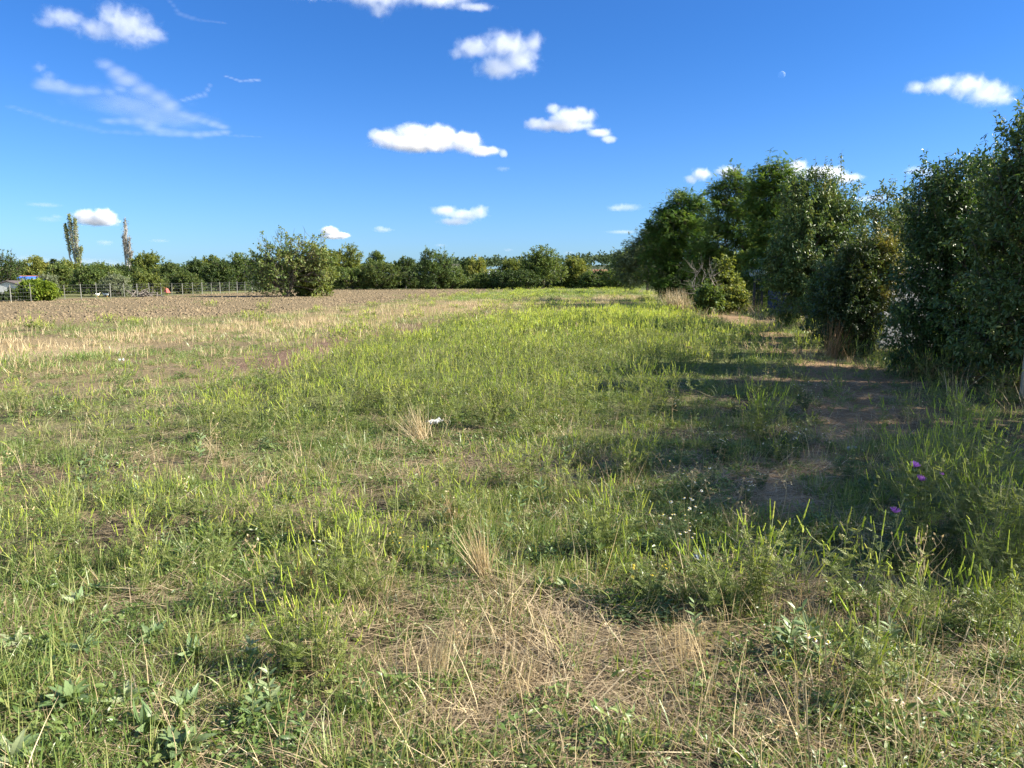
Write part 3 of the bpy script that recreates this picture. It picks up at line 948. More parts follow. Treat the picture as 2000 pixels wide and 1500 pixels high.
# --- background tree line: (label, boxes, dist, material, leaf kind...)
LINE = 'trees and bushes of the far tree line'
BG = [
    ('bushy_tree', 'dark bushy tree with thin upright twigs, at the left edge over the grey coop', 'tree', 8, 58, [(-40, 40, 510, 570), (-20, 30, 497, 550), (-60, 20, 520, 580)], 'leaf_dark', 420, {'shoots': 14, 'shoot_len': 1.0}),
    ('yellow_tree', 'round yellowish tree rising behind the blue roofed shed', 'tree', 68, 95, [(45, 92, 508, 560), (55, 82, 506, 540)], 'leaf_yellow', 260, {}),
    ('orchard_tree', 'leafy orchard tree just right of the blue roofed shed, over the fence', 'tree', 118, 68, [(98, 140, 524, 570), (105, 135, 518, 550)], 'leaf_mid', 260, {}),
    ('orchard_tree', 'yellow green orchard tree in front of the leafy poplar', 'tree', 130, 80, [(108, 165, 515, 565), (120, 150, 512, 545)], 'leaf_yellow', 240, {}),
    ('orchard_tree', 'broad orchard tree with a shady pale trunk between two fence posts', 'tree', 176, 66, [(145, 205, 526, 572), (155, 195, 520, 560)], 'leaf_mid', 320, {}),
    ('olive_bush', 'grey green silvery bush behind the fence, left of the pile of sticks', 'bush', 226, 64, [(200, 250, 545, 582), (210, 240, 540, 570)], 'leaf_grey', 240, {'tint_lo': -.1}),
    ('olive_bush', 'small grey green bush at the right end of the blue roof', 'bush', 92, 62, [(78, 108, 540, 575)], 'leaf_grey', 140, {'tint_lo': -.15}),
    ('sunlit_bush', 'bright yellow green bush spreading above the pile of sticks', 'bush', 285, 66, [(255, 318, 540, 578), (265, 305, 534, 565)], 'leaf_yellow', 280, {}),
    ('hedge_tree', 'dense green hedge tree between the two poplars, spiky along its top', 'tree', 200, 95, [(165, 235, 524, 562), (175, 225, 520, 555)], 'leaf_mid', 300, {'shoots': 10, 'shoot_len': .9}),
    ('hedge_tree', 'dark hedge tree at the foot of the bare poplar', 'tree', 248, 100, [(215, 285, 528, 562), (225, 270, 522, 555)], 'leaf_dark', 300, {'shoots': 8, 'shoot_len': .8}),
    ('tall_tree', 'olive yellow round crown right behind the bare poplar', 'tree', 288, 130, [(262, 315, 500, 550), (270, 308, 496, 530)], 'leaf_yellow', 260, {'tint_lo': -.12}),
    ('dark_tree', 'dark green tree right of the olive yellow crown', 'tree', 333, 90, [(300, 362, 522, 568), (320, 348, 516, 550)], 'leaf_dark', 300, {}),
    ('dark_tree', 'dark green rounded tree behind the red painted heap', 'tree', 350, 75, [(320, 390, 535, 575)], 'leaf_dark', 280, {}),
    ('dark_tree', 'pointed dark tree midway between the bare poplar and the lone shrub', 'tree', 380, 95, [(360, 402, 516, 566), (368, 394, 510, 545)], 'leaf_dark', 260, {}),
    ('pale_tree', 'pale yellowish small crown peeping over the dark trees left of the lone shrub', 'tree', 412, 125, [(398, 428, 505, 545)], 'leaf_yellow', 170, {}),
    ('dark_tree', 'deep green tree left of the lone shrub, over the fence posts', 'tree', 425, 88, [(395, 460, 518, 570), (410, 450, 508, 550)], 'leaf_dark', 320, {}),
    ('mixed_tree', 'mid green tall tree next to the lone shrub on its left', 'tree', 465, 92, [(440, 500, 503, 570), (450, 490, 497, 545)], 'leaf_mid', 320, {'tint_lo': -.1}),
    ('dark_tree', 'dark green tree hidden behind the lone large shrub', 'tree', 540, 95, [(490, 600, 505, 570)], 'leaf_dark', 320, {}),
    ('maple_tree', 'tall yellow green tree right of the lone shrub', 'tree', 676, 105, [(640, 712, 495, 558), (655, 705, 481, 535), (640, 680, 490, 540)], 'leaf_yellow', 360, {'tint_lo': -.1}),
    ('hedge_bush', 'dark olive bush low below the tall yellow green tree', 'bush', 690, 100, [(640, 740, 525, 562)], 'leaf_mid', 260, {'tint_lo': -.2}),
    ('spiky_tree', 'small upright tree with a spiky top above the darkest bush', 'tree', 735, 118, [(718, 752, 500, 550), (728, 744, 488, 530)], 'leaf_mid', 170, {}),
    ('dark_bush', 'darkest brownish bush in the middle of the tree line', 'bush', 735, 100, [(700, 782, 516, 562)], 'leaf_dark', 330, {'tint_lo': -.1}),
    ('fork_tree', 'round dark tree with a pale bare trunk showing at its foot', 'tree', 793, 108, [(772, 815, 510, 556), (778, 808, 504, 540)], 'leaf_dark', 240, {'bark': 'bark_pale'}),
    ('twiggy_tree', 'grey green tree with fine bare twigs standing out of its top', 'tree', 850, 102, [(808, 890, 510, 560), (820, 880, 492, 540)], 'leaf_brown', 330, {'shoots': 26, 'shoot_len': 1.3, 'tint_lo': -.1}),
    ('brown_bush', 'brownish olive bush right of the twiggy grey green tree', 'bush', 880, 104, [(850, 905, 525, 562)], 'leaf_brown', 240, {}),
    ('cone_tree', 'cone shaped bright yellow green tree beside the pale roofed house', 'tree', 928, 112, [(905, 955, 522, 560), (915, 945, 505, 545)], 'leaf_yellow', 260, {}),
    ('dark_conifer', 'dark blue green tree at the left of the cone shaped tree', 'tree', 918, 135, [(902, 928, 508, 545)], 'leaf_dark', 150, {}),
    ('brown_bush', 'low brownish bush under the pale roofed house', 'bush', 965, 106, [(935, 995, 532, 562)], 'leaf_brown', 220, {}),
    ('green_bush', 'yellow green bush right of the pale roofed house', 'bush', 1002, 110, [(978, 1028, 510, 558)], 'leaf_yellow', 240, {'tint_lo': -.12}),
    ('dark_bush', 'very dark hedge bush left of the biggest tree of the far line', 'bush', 1005, 100, [(970, 1050, 532, 563)], 'leaf_dark', 280, {'tint_lo': -.15}),
    ('big_tree', 'biggest round tree of the far tree line, its right side sunlit', 'tree', 1062, 104, [(1020, 1102, 500, 558), (1030, 1090, 484, 540), (1022, 1060, 492, 540)], 'leaf_mid', 420, {}),
    ('light_tree', 'light green tree leaning right of the biggest far tree', 'tree', 1125, 108, [(1095, 1152, 514, 558), (1105, 1140, 504, 540)], 'leaf_yellow', 280, {}),
    ('dark_bush', 'dark olive bush below the red tiled house', 'bush', 1170, 104, [(1135, 1200, 532, 562)], 'leaf_brown', 250, {'tint_lo': -.12}),
    ('green_bush', 'pale green bush right of the red tiled house', 'bush', 1205, 98, [(1180, 1240, 528, 563)], 'leaf_mid', 230, {}),
    ('back_tree', 'olive tree standing over the pale green bush near the locust row', 'tree', 1225, 105, [(1190, 1262, 492, 558), (1205, 1255, 484, 535)], 'leaf_brown', 300, {}),
    ('hedge_bush', 'clipped block shaped bright green hedge bush beside the grey coop', 'bush', 73, 53, [(47, 99, 554, 588), (50, 98, 556, 580)], 'leaf_bright', 420, {'shell': .25, 'gap': .1, 'leaf': .2}),
    ('low_shrub', 'small dark shrub in front of the grey coop', 'shrub', 24, 52, [(15, 33, 570, 590)], 'leaf_dark', 90, {}),
    ('low_shrub', 'low dark leafy shrub at the very left edge below the coop', 'shrub', 2, 52, [(-12, 12, 580, 593)], 'leaf_dark', 90, {}),
]
for q, (nm, lab, cat, cx, dist, boxes, mt, n_, kw) in enumerate(BG):
    lb, loc = px_lobes(cx, dist, [(x0 - 2, x1 + 2, y0 - (2 if y0 > 490 else 0), y1) for x0, x1, y0, y1 in boxes], .85)
    hgt = max(b_[2] + b_[5] for b_ in lb)
    args = dict(trunk_h=max(.3, hgt * .22), trunk_r=.03 * hgt, n=int(n_ * 1.9), per=17, leaf=.18 * dist / 85, tmpl=LEAF_QUAD, mat=mt, twig=.05 * hgt + .15, seed=100 + q, gap=.5,
                tip_r=.010, seg=.8, sides=4, stems=1 if cat == 'tree' else 3, group=LINE)
    args.update(kw)
    make_tree(nm, lab, cat, loc, lb, **args)

# small dark conifer sprays above the left hedge
for (px, top, lab) in ((107, 506, 'taller dark conifer tip beside the leafy poplar'), (95, 514, 'shorter dark conifer tip right of the round yellowish tree')):
    f = at(px, 540, 120)
    h = at(px, top, 120)[2]
    rng = np.random.default_rng(px)
    t = thing('conifer_tree', lab, 'tree', (f[0], 120, 0), LINE)
    tg, cg = Geo(), Geo()
    tube(tg, [(0, 0, -.1), (0, 0, h * .6), (0, 0, h)], [.14, .08, .02], 5)
    m = 700
    hh = rng.uniform(.15, 1, m)
    az = rng.uniform(0, 6.28, m)
    rad = (1.06 - hh) * 1.5 * rng.random(m) ** .6
    place(cg, *LEAF_QUAD, np.stack([np.cos(az) * rad, np.sin(az) * rad, hh * h + rad * .2], -1),
          frames(np.stack([np.cos(az), np.sin(az), np.full(m, .25)], -1), np.tile([[0, 0, 1.0]], (m, 1))), rng.uniform(.3, .55, m), 0, np.clip(rng.normal(.2, .15, m), 0, 1))
    obj('trunk', tg.mesh('trunk', M['bark']), t)
    obj('crown', cg.mesh('crown', M['leaf_dark']), t)

# --- wooded rise far behind
hg = Geo()
hx = np.linspace(-420, 420, 90)
hy = np.linspace(250, 620, 24)
HX, HY = np.meshgrid(hx, hy, indexing='ij')


def hill(x, y):
    s = sstep(255, 430, y) * (1 - .3 * sstep(480, 620, y))
    ridge = np.interp(x, [-420, -200, -120, -60, -10, 20, 60, 100, 160, 420], [2.0, 1.5, 1.5, 2.5, 6.5, 6.0, 8.5, 9.0, 8, 5]) + (fbm(x * .02, y * .02, 71) - .5) * 2
    return s * ridge - .3


HZ = hill(HX, HY)
nv = len(hy)
f1 = []
for a in range(len(hx) - 1):
    for b_ in range(len(hy) - 1):
        k = a * nv + b_
        f1 += [(k, k + nv, k + nv + 1), (k, k + nv + 1, k + 1)]
hg.add(np.stack([HX.ravel(), HY.ravel(), HZ.ravel()], -1), f1)
tag(obj('hill', hg.mesh('hill', surf_mat('hill_soil', (.05, .065, .03), (.08, .09, .04), .05, .95), True)), kind='structure')
rng = np.random.default_rng(77)
wg = Geo()
nt = 900
wx, wy = rng.uniform(-330, 330, nt), rng.uniform(330, 470, nt)
ws = rng.uniform(2.4, 4.2, nt)
q = np.repeat(np.arange(nt), 46)
dv = nrm(rng.normal(size=(len(q), 3)))
dv[:, 2] = np.abs(dv[:, 2]) * 1.1 - .15
pos = np.stack([wx[q], wy[q], hill(wx[q], wy[q]) + ws[q] * .9], -1) + dv * ws[q][:, None] * rng.uniform(.6, 1, len(q))[:, None]
place(wg, *LEAF_QUAD, pos, frames(rng.normal(size=(len(q), 3)), dv + rng.normal(size=(len(q), 3)) * .4), rng.uniform(1.0, 1.9, len(q)), 0, np.clip(rng.normal(.45, .25, nt)[q] + rng.normal(0, .15, len(q)), 0, 1))
tag(obj('distant_wood', wg.mesh('distant_wood', M['leaf_far'])), 'dark green wood covering the low rise on the horizon', 'wood', kind='stuff')

# ------------------------------------------------------------------ fence, sheds, houses, posts
A_, B_ = gp(20, 590.5), gp(500, 571)
A_, B_ = np.array([A_[0], A_[1]]), np.array([B_[0], B_[1]])
fdir = (B_ - A_) / np.linalg.norm(B_ - A_)
fen = thing('wire_fence', 'wire mesh fence on pale posts along the left edge of the brown field', 'fence', (A_[0], A_[1], 0))
posts_px = [-60, -16, 27, 66, 100, 132, 164, 194, 221, 248, 273, 297, 320, 340, 361, 381, 399, 417, 434, 451, 467, 482, 496, 510]
rng = np.random.default_rng(5)
rel = []
for px in posts_px:
    dx = (px - 1000) / FPX
    s = (dx * A_[1] - A_[0]) / (fdir[0] - dx * fdir[1])
    rel.append(fdir * s)
for k, v in enumerate(rel):
    pg = Geo()
    hh = 1.13 + rng.normal() * .05
    ln = rng.normal(size=2) * .03
    w = .026 if k % 2 else .038
    tube(pg, [(v[0], v[1], -.2), (v[0] + ln[0] * .5, v[1] + ln[1] * .5, hh * .5), (v[0] + ln[0], v[1] + ln[1], hh)], [w, w, w * .9], 4)
    pg.add([(v[0] + ln[0] - w, v[1], hh), (v[0] + ln[0] + w, v[1], hh), (v[0] + ln[0], v[1] + w, hh + .03)], [(0, 1, 2)])
    obj('post', pg.mesh('post', M['post']), fen)
wgx = Geo()
p0, p1 = rel[0], rel[-1]
for z in (.12, .36, .60, .84, 1.05):
    tube(wgx, [(p0[0], p0[1], z), ((p0 + p1)[0] / 2, (p0 + p1)[1] / 2, z - .01), (p1[0], p1[1], z)], [.004] * 3, 3)
L_ = np.linalg.norm(p1 - p0)
for s in np.arange(0, L_, .22):
    c = p0 + fdir * s
    tube(wgx, [(c[0], c[1], .1), (c[0], c[1], 1.05)], [.0025] * 2, 3)
obj('wire_mesh', wgx.mesh('wire_mesh', M['wire']), fen)


def gable(name, label, cat, px, dist, w, d, h, roof_h, wall, roof, over=.15, rz=0.0, door=False, window=False, ridge_x=True, sill=None):
    f = at(px, 540, dist)
    t = thing(name, label, cat, (f[0], dist, 0), None, rz)
    g_ = Geo()
    x, y = w / 2, d / 2
    v = [(-x, -y, -.1), (x, -y, -.1), (x, y, -.1), (-x, y, -.1), (-x, -y, h), (x, -y, h), (x, y, h), (-x, y, h)]
    fc = [(0, 1, 5), (0, 5, 4), (1, 2, 6), (1, 6, 5), (2, 3, 7), (2, 7, 6), (3, 0, 4), (3, 4, 7)]
    if ridge_x:
        v += [(-x, 0, h + roof_h), (x, 0, h + roof_h)]
        fc += [(4, 8, 7), (5, 6, 9)]
    else:
        v += [(0, -y, h + roof_h), (0, y, h + roof_h)]
        fc += [(4, 5, 8), (6, 7, 9)]
    g_.add(v, fc)
    obj('wall', g_.mesh('wall', M[wall]), t)
    r_ = Geo()
    th = .06
    if ridge_x:
        for s in (-1, 1):
            a, b_ = np.array([0, 0, h + roof_h + .03]), np.array([0, s * (y + over), h - roof_h * over / y + .03])
            for dz in (0, th):
                r_.quad((-x - over, *(a + [0, 0, dz])[1:]), (x + over, *(a + [0, 0, dz])[1:]), (x + over, *(b_ + [0, 0, dz])[1:]), (-x - over, *(b_ + [0, 0, dz])[1:]))
            r_.quad((-x - over, *b_[1:]), (x + over, *b_[1:]), (x + over, b_[1], b_[2] + th), (-x - over, b_[1], b_[2] + th))
    else:
        for s in (-1, 1):
            ax, az = 0, h + roof_h + .03
            bx, bz = s * (x + over), h - roof_h * over / x + .03
            for dz in (0, th):
                r_.quad((ax, -y - over, az + dz), (bx, -y - over, bz + dz), (bx, y + over, bz + dz), (ax, y + over, az + dz))
            r_.quad((ax, -y - over, az), (bx, -y - over, bz), (bx, -y - over, bz + th), (ax, -y - over, az + th))
            r_.quad((bx, -y - over, bz), (bx, y + over, bz), (bx, y + over, bz + th), (bx, -y - over, bz + th))
    obj('roof', r_.mesh('roof', M[roof]), t)
    if door:
        d_ = Geo().box(x * .1, x * .1 + .06, -y - .03, -y - .004, 0, h - .08)
        obj('corner_batten', d_.mesh('corner_batten', M['dark_roof']), t)
    if window:
        for xx in (-.5, .4):
            q_ = Geo().box(x * xx - .35, x * xx + .35, -y - .04, -y - .004, h * .35, h * .8)
            wo = obj('window', q_.mesh('window', M['white']), t)
            q_ = Geo().box(x * xx - .27, x * xx + .27, -y - .055, -y - .042, h * .4, h * .75)
            obj('pane', q_.mesh('pane', M['black_steel']), wo)
    return t


gable('coop', 'low grey plank coop with a dark gable roof at the left edge', 'coop', 26, 57, 1.7, 2.2, 1.0, .28, 'plank', 'dark_roof', .12, R(10), door=True, ridge_x=False)
gable('shed', 'low shed with a bright blue roof behind the grey coop', 'shed', 58, 72, 3.4, 3.0, .95, .62, 'plank', 'blue_roof', .15, R(4))
gable('shed', 'long shed with a rusty brown roof edge behind the blue roofed shed', 'shed', 72, 80, 4.4, 3.0, 1.12, .55, 'plank', 'rust', .15, R(4))
gable('house', 'pale grey roofed house between trees of the far tree line', 'house', 970, 165, 3.6, 5.0, 2.0, .8, 'render_wall', 'roof_grey', .4, R(-8), window=True)
gable('house', 'red tiled house half hidden by far bushes', 'house', 1171, 150, 2.2, 4.0, 1.9, 1.0, 'render_wall', 'red_tile', .3, R(8), window=True)
gable('house', 'dark grey house right of the wooden utility pole', 'house', 893, 190, 3.5, 4.0, 3.6, 1.0, 'concrete', 'dark_roof', .3, R(5), window=True)

f = at(892, 540, 130)
t = thing('utility_pole', 'thin pale utility pole rising between far trees', 'pole', (f[0], 130, 0))
pg = Geo()
tube(pg, [(0, 0, -.2), (0, 0, 2.2), (0, 0, 3.6)], [.1, .09, .08], 6)
obj('pole', pg.mesh('pole', M['post']), t)
obj('crossarm', Geo().box(-.5, .5, -.05, .05, 3.35, 3.45).mesh('crossarm', M['post']), t)

# red painted heap behind the fence: a small upturned barrow
f = at(322, 560, 71)
t = thing('wheelbarrow', 'small red painted object like an upturned barrow behind the fence', 'wheelbarrow', (f[0], 71, 0), None, R(-20))
t.scale = (.72, .72, .72)
bg_ = Geo()
bg_.add([(-.55, -.3, .45), (.55, -.3, .25), (.55, .3, .25), (-.55, .3, .45), (-.3, -.18, .95), (.3, -.18, .80), (.3, .18, .80), (-.3, .18, .95)],
        [(4, 5, 6), (4, 6, 7), (0, 1, 5), (0, 5, 4), (1, 2, 6), (1, 6, 5), (2, 3, 7), (2, 7, 6), (3, 0, 4), (3, 4, 7)])
obj('tray', bg_.mesh('tray', M['red_paint']), t)
for s in (-.24, .24):
    hg_ = Geo()
    tube(hg_, [(-.95, s, .12), (-.3, s, .42), (.5, s * .6, .22)], [.025] * 3, 5)
    obj('handle', hg_.mesh('handle', M['red_paint']), t)

# pile of sticks
f = at(282, 572, 63)
rng = np.random.default_rng(8)
sg = Geo()
for k in range(60):
    a = rng.uniform(0, 3.14)
    c = np.array([rng.normal() * .55, rng.normal() * .3, abs(rng.normal()) * .22 + .05])
    v = np.array([math.cos(a), math.sin(a) * .6, rng.normal() * .4]) * rng.uniform(.3, .7)
    tube(sg, [c - v, c, c + v], [.03, .03, .02], 4, 0)
tag(obj('stick_pile', sg.mesh('stick_pile', M['dead_wood']), None, (f[0], 63, 0)), 'heap of pale dead sticks behind the fence under the bright bush', 'stick pile')
# white hens pecking behind the fence
def hen(label, px, d, rz, s=.8):
    f_ = at(px, 560, d)
    t_ = thing('hen', label, 'hen', (f_[0], d, 0), 'white hens behind the fence', rz)
    g_ = Geo()
    xs = np.linspace(-1, 1, 9)
    prof = [(.0, .30, .02), (-.14, .30, .035)]
    sec = [(-.24, .36, .02), (-.17, .30, .07), (-.08, .25, .11), (.02, .24, .12), (.10, .27, .10), (.14, .34, .06), (.17, .40, .045), (.20, .43, .042), (.235, .43, .01)]
    a = np.arange(8) / 8 * 2 * np.pi
    V = np.array([[(x, math.cos(q) * r * .8, z + math.sin(q) * r) for q in a] for x, z, r in sec]).reshape(-1, 3) * s
    F = []
    for k in range(len(sec) - 1):
        for q in range(8):
            u, w = k * 8 + q, k * 8 + (q + 1) % 8
            F += [(u, w, w + 8), (u, w + 8, u + 8)]
    g_.add(V, F)
    obj('body', g_.mesh('body', M['white'], True), t_)
    for sy in (-.04, .04):
        lg = Geo()
        tube(lg, np.array([(.0, sy, .18), (-.01, sy, .08), (.0, sy, 0), (.05, sy, 0.005)]) * s, [.012, .009, .008, .005], 5)
        obj('leg', lg.mesh('leg', M['beak']), t_)
    cg_ = Geo().add(np.array([(.17, -.006, .465), (.23, -.006, .455), (.20, -.006, .51), (.17, .006, .465), (.23, .006, .455), (.20, .006, .51)]) * s, [(0, 1, 2), (3, 5, 4), (0, 2, 5), (0, 5, 3), (1, 4, 5), (1, 5, 2)])
    obj('comb', cg_.mesh('comb', M['comb']), t_)
    bk = Geo().add(np.array([(.23, -.012, .43), (.23, .012, .43), (.27, 0, .42), (.23, 0, .445)]) * s, [(0, 1, 2), (1, 3, 2), (3, 0, 2)])
    obj('beak', bk.mesh('beak', M['beak']), t_)


hen('white hen just left of a fence post, leftmost of the hens under the trees', 190, 62.5, R(20))
hen('white hen right of the fence post, turned to the left', 203, 63.5, R(170))
hen('white hen in the middle of the gap between two fence posts', 208.5, 63.0, R(-15))
hen('white hen near the grey coop, left of the bright block shaped bush', 17, 54.5, R(190))

# --- by the right-hand row
f = at(1472, 598, 38)
t = thing('post_cage', 'tall dark steel posts carrying a coil of pale razor wire', 'gate posts', (f[0], 38, 0))
for k, px in enumerate((1472, 1487)):
    x = at(px, 598, 38)[0] - f[0]
    g_ = Geo().box(x - .05, x + .05, -.05, .05, -.1, 1.62)
    obj('post', g_.mesh('post', M['black_steel']), t)
for z in (.55, 1.05, 1.5):
    obj('rail', Geo().box(.05, x - .05, -.025, .025, z - .02, z + .02).mesh('rail', M['black_steel']), t)
for k in range(2):
    xx = .05 + (x - .1) * (k + 1) / 3
    obj('bar', Geo().box(xx - .012, xx + .012, -.012, .012, .02, 1.6).mesh('bar', M['black_steel']), t)
cg_ = Geo()
s = np.linspace(0, 1, 260)
a = s * 2 * np.pi * 9
tube(cg_, np.stack([-.28 + .82 * s, .16 * np.cos(a), 1.80 + .14 * np.sin(a) + .06 * s], -1), np.full(260, .011), 4)
s = np.linspace(0, 1, 200)
a = s * 2 * np.pi * 8 + 1
tube(cg_, np.stack([-.25 + .78 * s, -.15 * np.cos(a), 1.79 + .13 * np.sin(a) + .06 * s], -1), np.full(200, .009), 4)
obj('wire_coil', cg_.mesh('wire_coil', M['galvanised']), t)

f0, f1 = at(1500, 590, 37.5), at(1566, 600, 29)
v = f1 - f0
ang = math.atan2(v[1], v[0])
ln = math.hypot(v[0], v[1])
t = thing('sheet_fence', 'dark navy sheet metal fence in the shade right of the steel posts', 'fence', (f0[0], f0[1], 0), None, ang)
g_ = Geo()
nx = int(ln / .12)
xs = np.linspace(0, ln, nx)
ys = np.where(np.arange(nx) % 2, .02, -.02)
V = np.concatenate([np.stack([xs, ys, np.full(nx, .03)], -1), np.stack([xs, ys, np.full(nx, .98)], -1)])
k = np.arange(nx - 1)
g_.add(V, np.concatenate([np.stack([k, k + 1, k + 1 + nx], -1), np.stack([k, k + 1 + nx, k + nx], -1)]))
obj('sheet', g_.mesh('sheet', M['navy']), t)
for xx in np.linspace(0.05, ln - .05, 4):
    obj('post', Geo().box(xx - .03, xx + .03, .03, .09, -.1, 1.05).mesh('post', M['black_steel']), t)

f = at(1577, 612, 25.5)
g_ = Geo()
tube(g_, [(0, 0, -.1), (.01, 0, .55), (.0, 0, 1.02)], [.075, .07, .065], 7)
g_.add([(.06 * math.cos(q), .06 * math.sin(q), 1.02) for q in np.arange(7) / 7 * 6.283] + [(0, 0, 1.03)], [(q, (q + 1) % 7, 7) for q in range(7)])
tag(obj('timber_post', g_.mesh('timber_post', M['timber']), None, (f[0], 25.5, 0)), 'short pale timber post at the foot of the glossy dark tree', 'post')
f = at(1995, 660, 10.2)
g_ = Geo()
tube(g_, [(0, 0, -.1), (.01, 0, .6), (.0, 0, 1.1)], [.04, .038, .036], 6)
tag(obj('timber_post', g_.mesh('timber_post', M['timber']), None, (f[0] + .085, 10.2, 0)), 'pale post standing at the right edge under the tallest dark tree', 'post')

# concrete block wall with pale coping, almost hidden by leaves
f = at(1762, 600, 17.6)
t = thing('block_wall', 'grey concrete block wall with pale coping between two bushes', 'wall', (f[0] - .5, 17.6, 0), None, R(8))
g_ = Geo()
z = -.1
row = 0
while z < 1.7:
    h_ = .38
    off = 0 if row % 2 else -.4
    for k in range(3):
        x0, x1 = max(0, off + k * .8), min(1.5, off + k * .8 + .788)
        if x1 > x0:
            g_.box(x0, x1, -.1 + .004 * ((k * 7 + row * 3) % 3), .1, z, z + h_ - .012)
    z += h_
    row += 1
obj('block_course', g_.mesh('block_course', M['concrete']), t)
obj('mortar', Geo().box(.01, 1.49, -.085, .085, -.1, 1.79).mesh('mortar', M['concrete']), t)
obj('coping', Geo().box(-.06, 1.56, -.15, .15, 1.80, 1.87).mesh('coping', M['white']), t)

# --- litter and stones
def crumple(name, label, cat, loc, size, mat, seed, rz=0.0, flat=.25):
    r_ = np.random.default_rng(seed)
    n_ = 9
    u, w = np.meshgrid(np.linspace(-.5, .5, n_), np.linspace(-.5, .5, n_), indexing='ij')
    zq = r_.normal(size=(n_, n_)) * .05 + .10 + .10 * np.sin(u * 9 + r_.random() * 6) * np.cos(w * 7)
    V = np.stack([u * size[0], w * size[1], np.abs(zq) * size[2] + .02], -1).reshape(-1, 3)
    k = np.arange(n_ - 1)
    F = []
    for a_ in k:
        for b_ in k:
            q_ = a_ * n_ + b_
            F += [(q_, q_ + n_, q_ + n_ + 1), (q_, q_ + n_ + 1, q_ + 1)]
    ge = Geo().add(V, F)
    ge.add(V - [0, 0, .008], np.array(F)[:, ::-1])
    o_ = obj(name, ge.mesh(name, M[mat]), None, loc)
    o_.rotation_euler = (0, 0, rz)
    return tag(o_, label, cat)


def on_ground(px, py, dz=0.0):
    q_ = gp(px, py)
    return (q_[0], q_[1], float(height(np.array([q_[0]]), np.array([q_[1]]))[0]) + dz)


crumple('paper_scrap', 'long crumpled white paper scrap lying among green weeds mid field', 'litter', on_ground(850, 846, .10), (.09, .20, .16), 'paper', 3, R(-30))
crumple('paper_scrap', 'small white scrap in the grass on the left of the field', 'litter', on_ground(238, 714, .08), (.09, .08, .2), 'paper', 4, R(20))
crumple('plastic_scrap', 'grey blue crumpled plastic scrap at the foot of sunlit weeds', 'litter', on_ground(1362, 1118, .03), (.09, .06, .22), 'plastic_blue', 5, R(60))


def stone(label, px, py, size, seed, mat='stone'):
    r_ = np.random.default_rng(seed)
    import bmesh
    bm = bmesh.new()
    bmesh.ops.create_icosphere(bm, subdivisions=2, radius=.5)
    ph = r_.uniform(0, 6, 3)
    for v_ in bm.verts:
        c_ = v_.co
        c_ *= 1 + .16 * math.sin(5 * c_.x + ph[0]) + .12 * math.sin(7 * c_.y + ph[1]) + .1 * math.sin(6 * c_.z + ph[2])
        v_.co = Vector((c_.x * size[0], c_.y * size[1], max(c_.z, -.15) * size[2]))
    me = bpy.data.meshes.new('stone')
    bm.to_mesh(me)
    bm.free()
    me.materials.append(M[mat])
    o_ = obj('stone', me, None, on_ground(px, py, size[2] * .2))
    o_.rotation_euler = (0, 0, r_.random() * 3)
    tag(o_, label, 'stone')


stone('flat tan stone lying in dry grass at the bottom right', 1741, 1392, (.13, .07, .05), 2)
stone('small pinkish stone in the grass at the bottom left', 186, 1472, (.03, .025, .02), 3)
stone('grey stone on the bare shaded path', 1660, 880, (.12, .09, .06), 4, 'concrete')

# ------------------------------------------------------------------ field plants
def bend_axis(p0, d, L, k=6, rng=None, curl=.25):
    t = np.linspace(0, 1, k)[:, None]
    d = nrm(np.asarray(d, float))
    w = rng.normal(size=3) * .06 * L
    return p0 + d * L * t + np.array([0, 0, 1.0]) * curl * L * t * t + w * np.sin(t * 3.1)


def spike_geo(geo, line, r0, mat, rng, tint):
    """knobbly flower spike along a polyline"""
    k = 9
    s = np.linspace(0, 1, k)
    P = np.stack([np.interp(s * (len(line) - 1), np.arange(len(line)), line[:, a]) for a in range(3)], -1)
    rad = r0 * np.where(np.arange(k) % 2, 1.15, .7) * (1 - .65 * s) + .0006
    tube(geo, P, rad, 4, mat, tint)


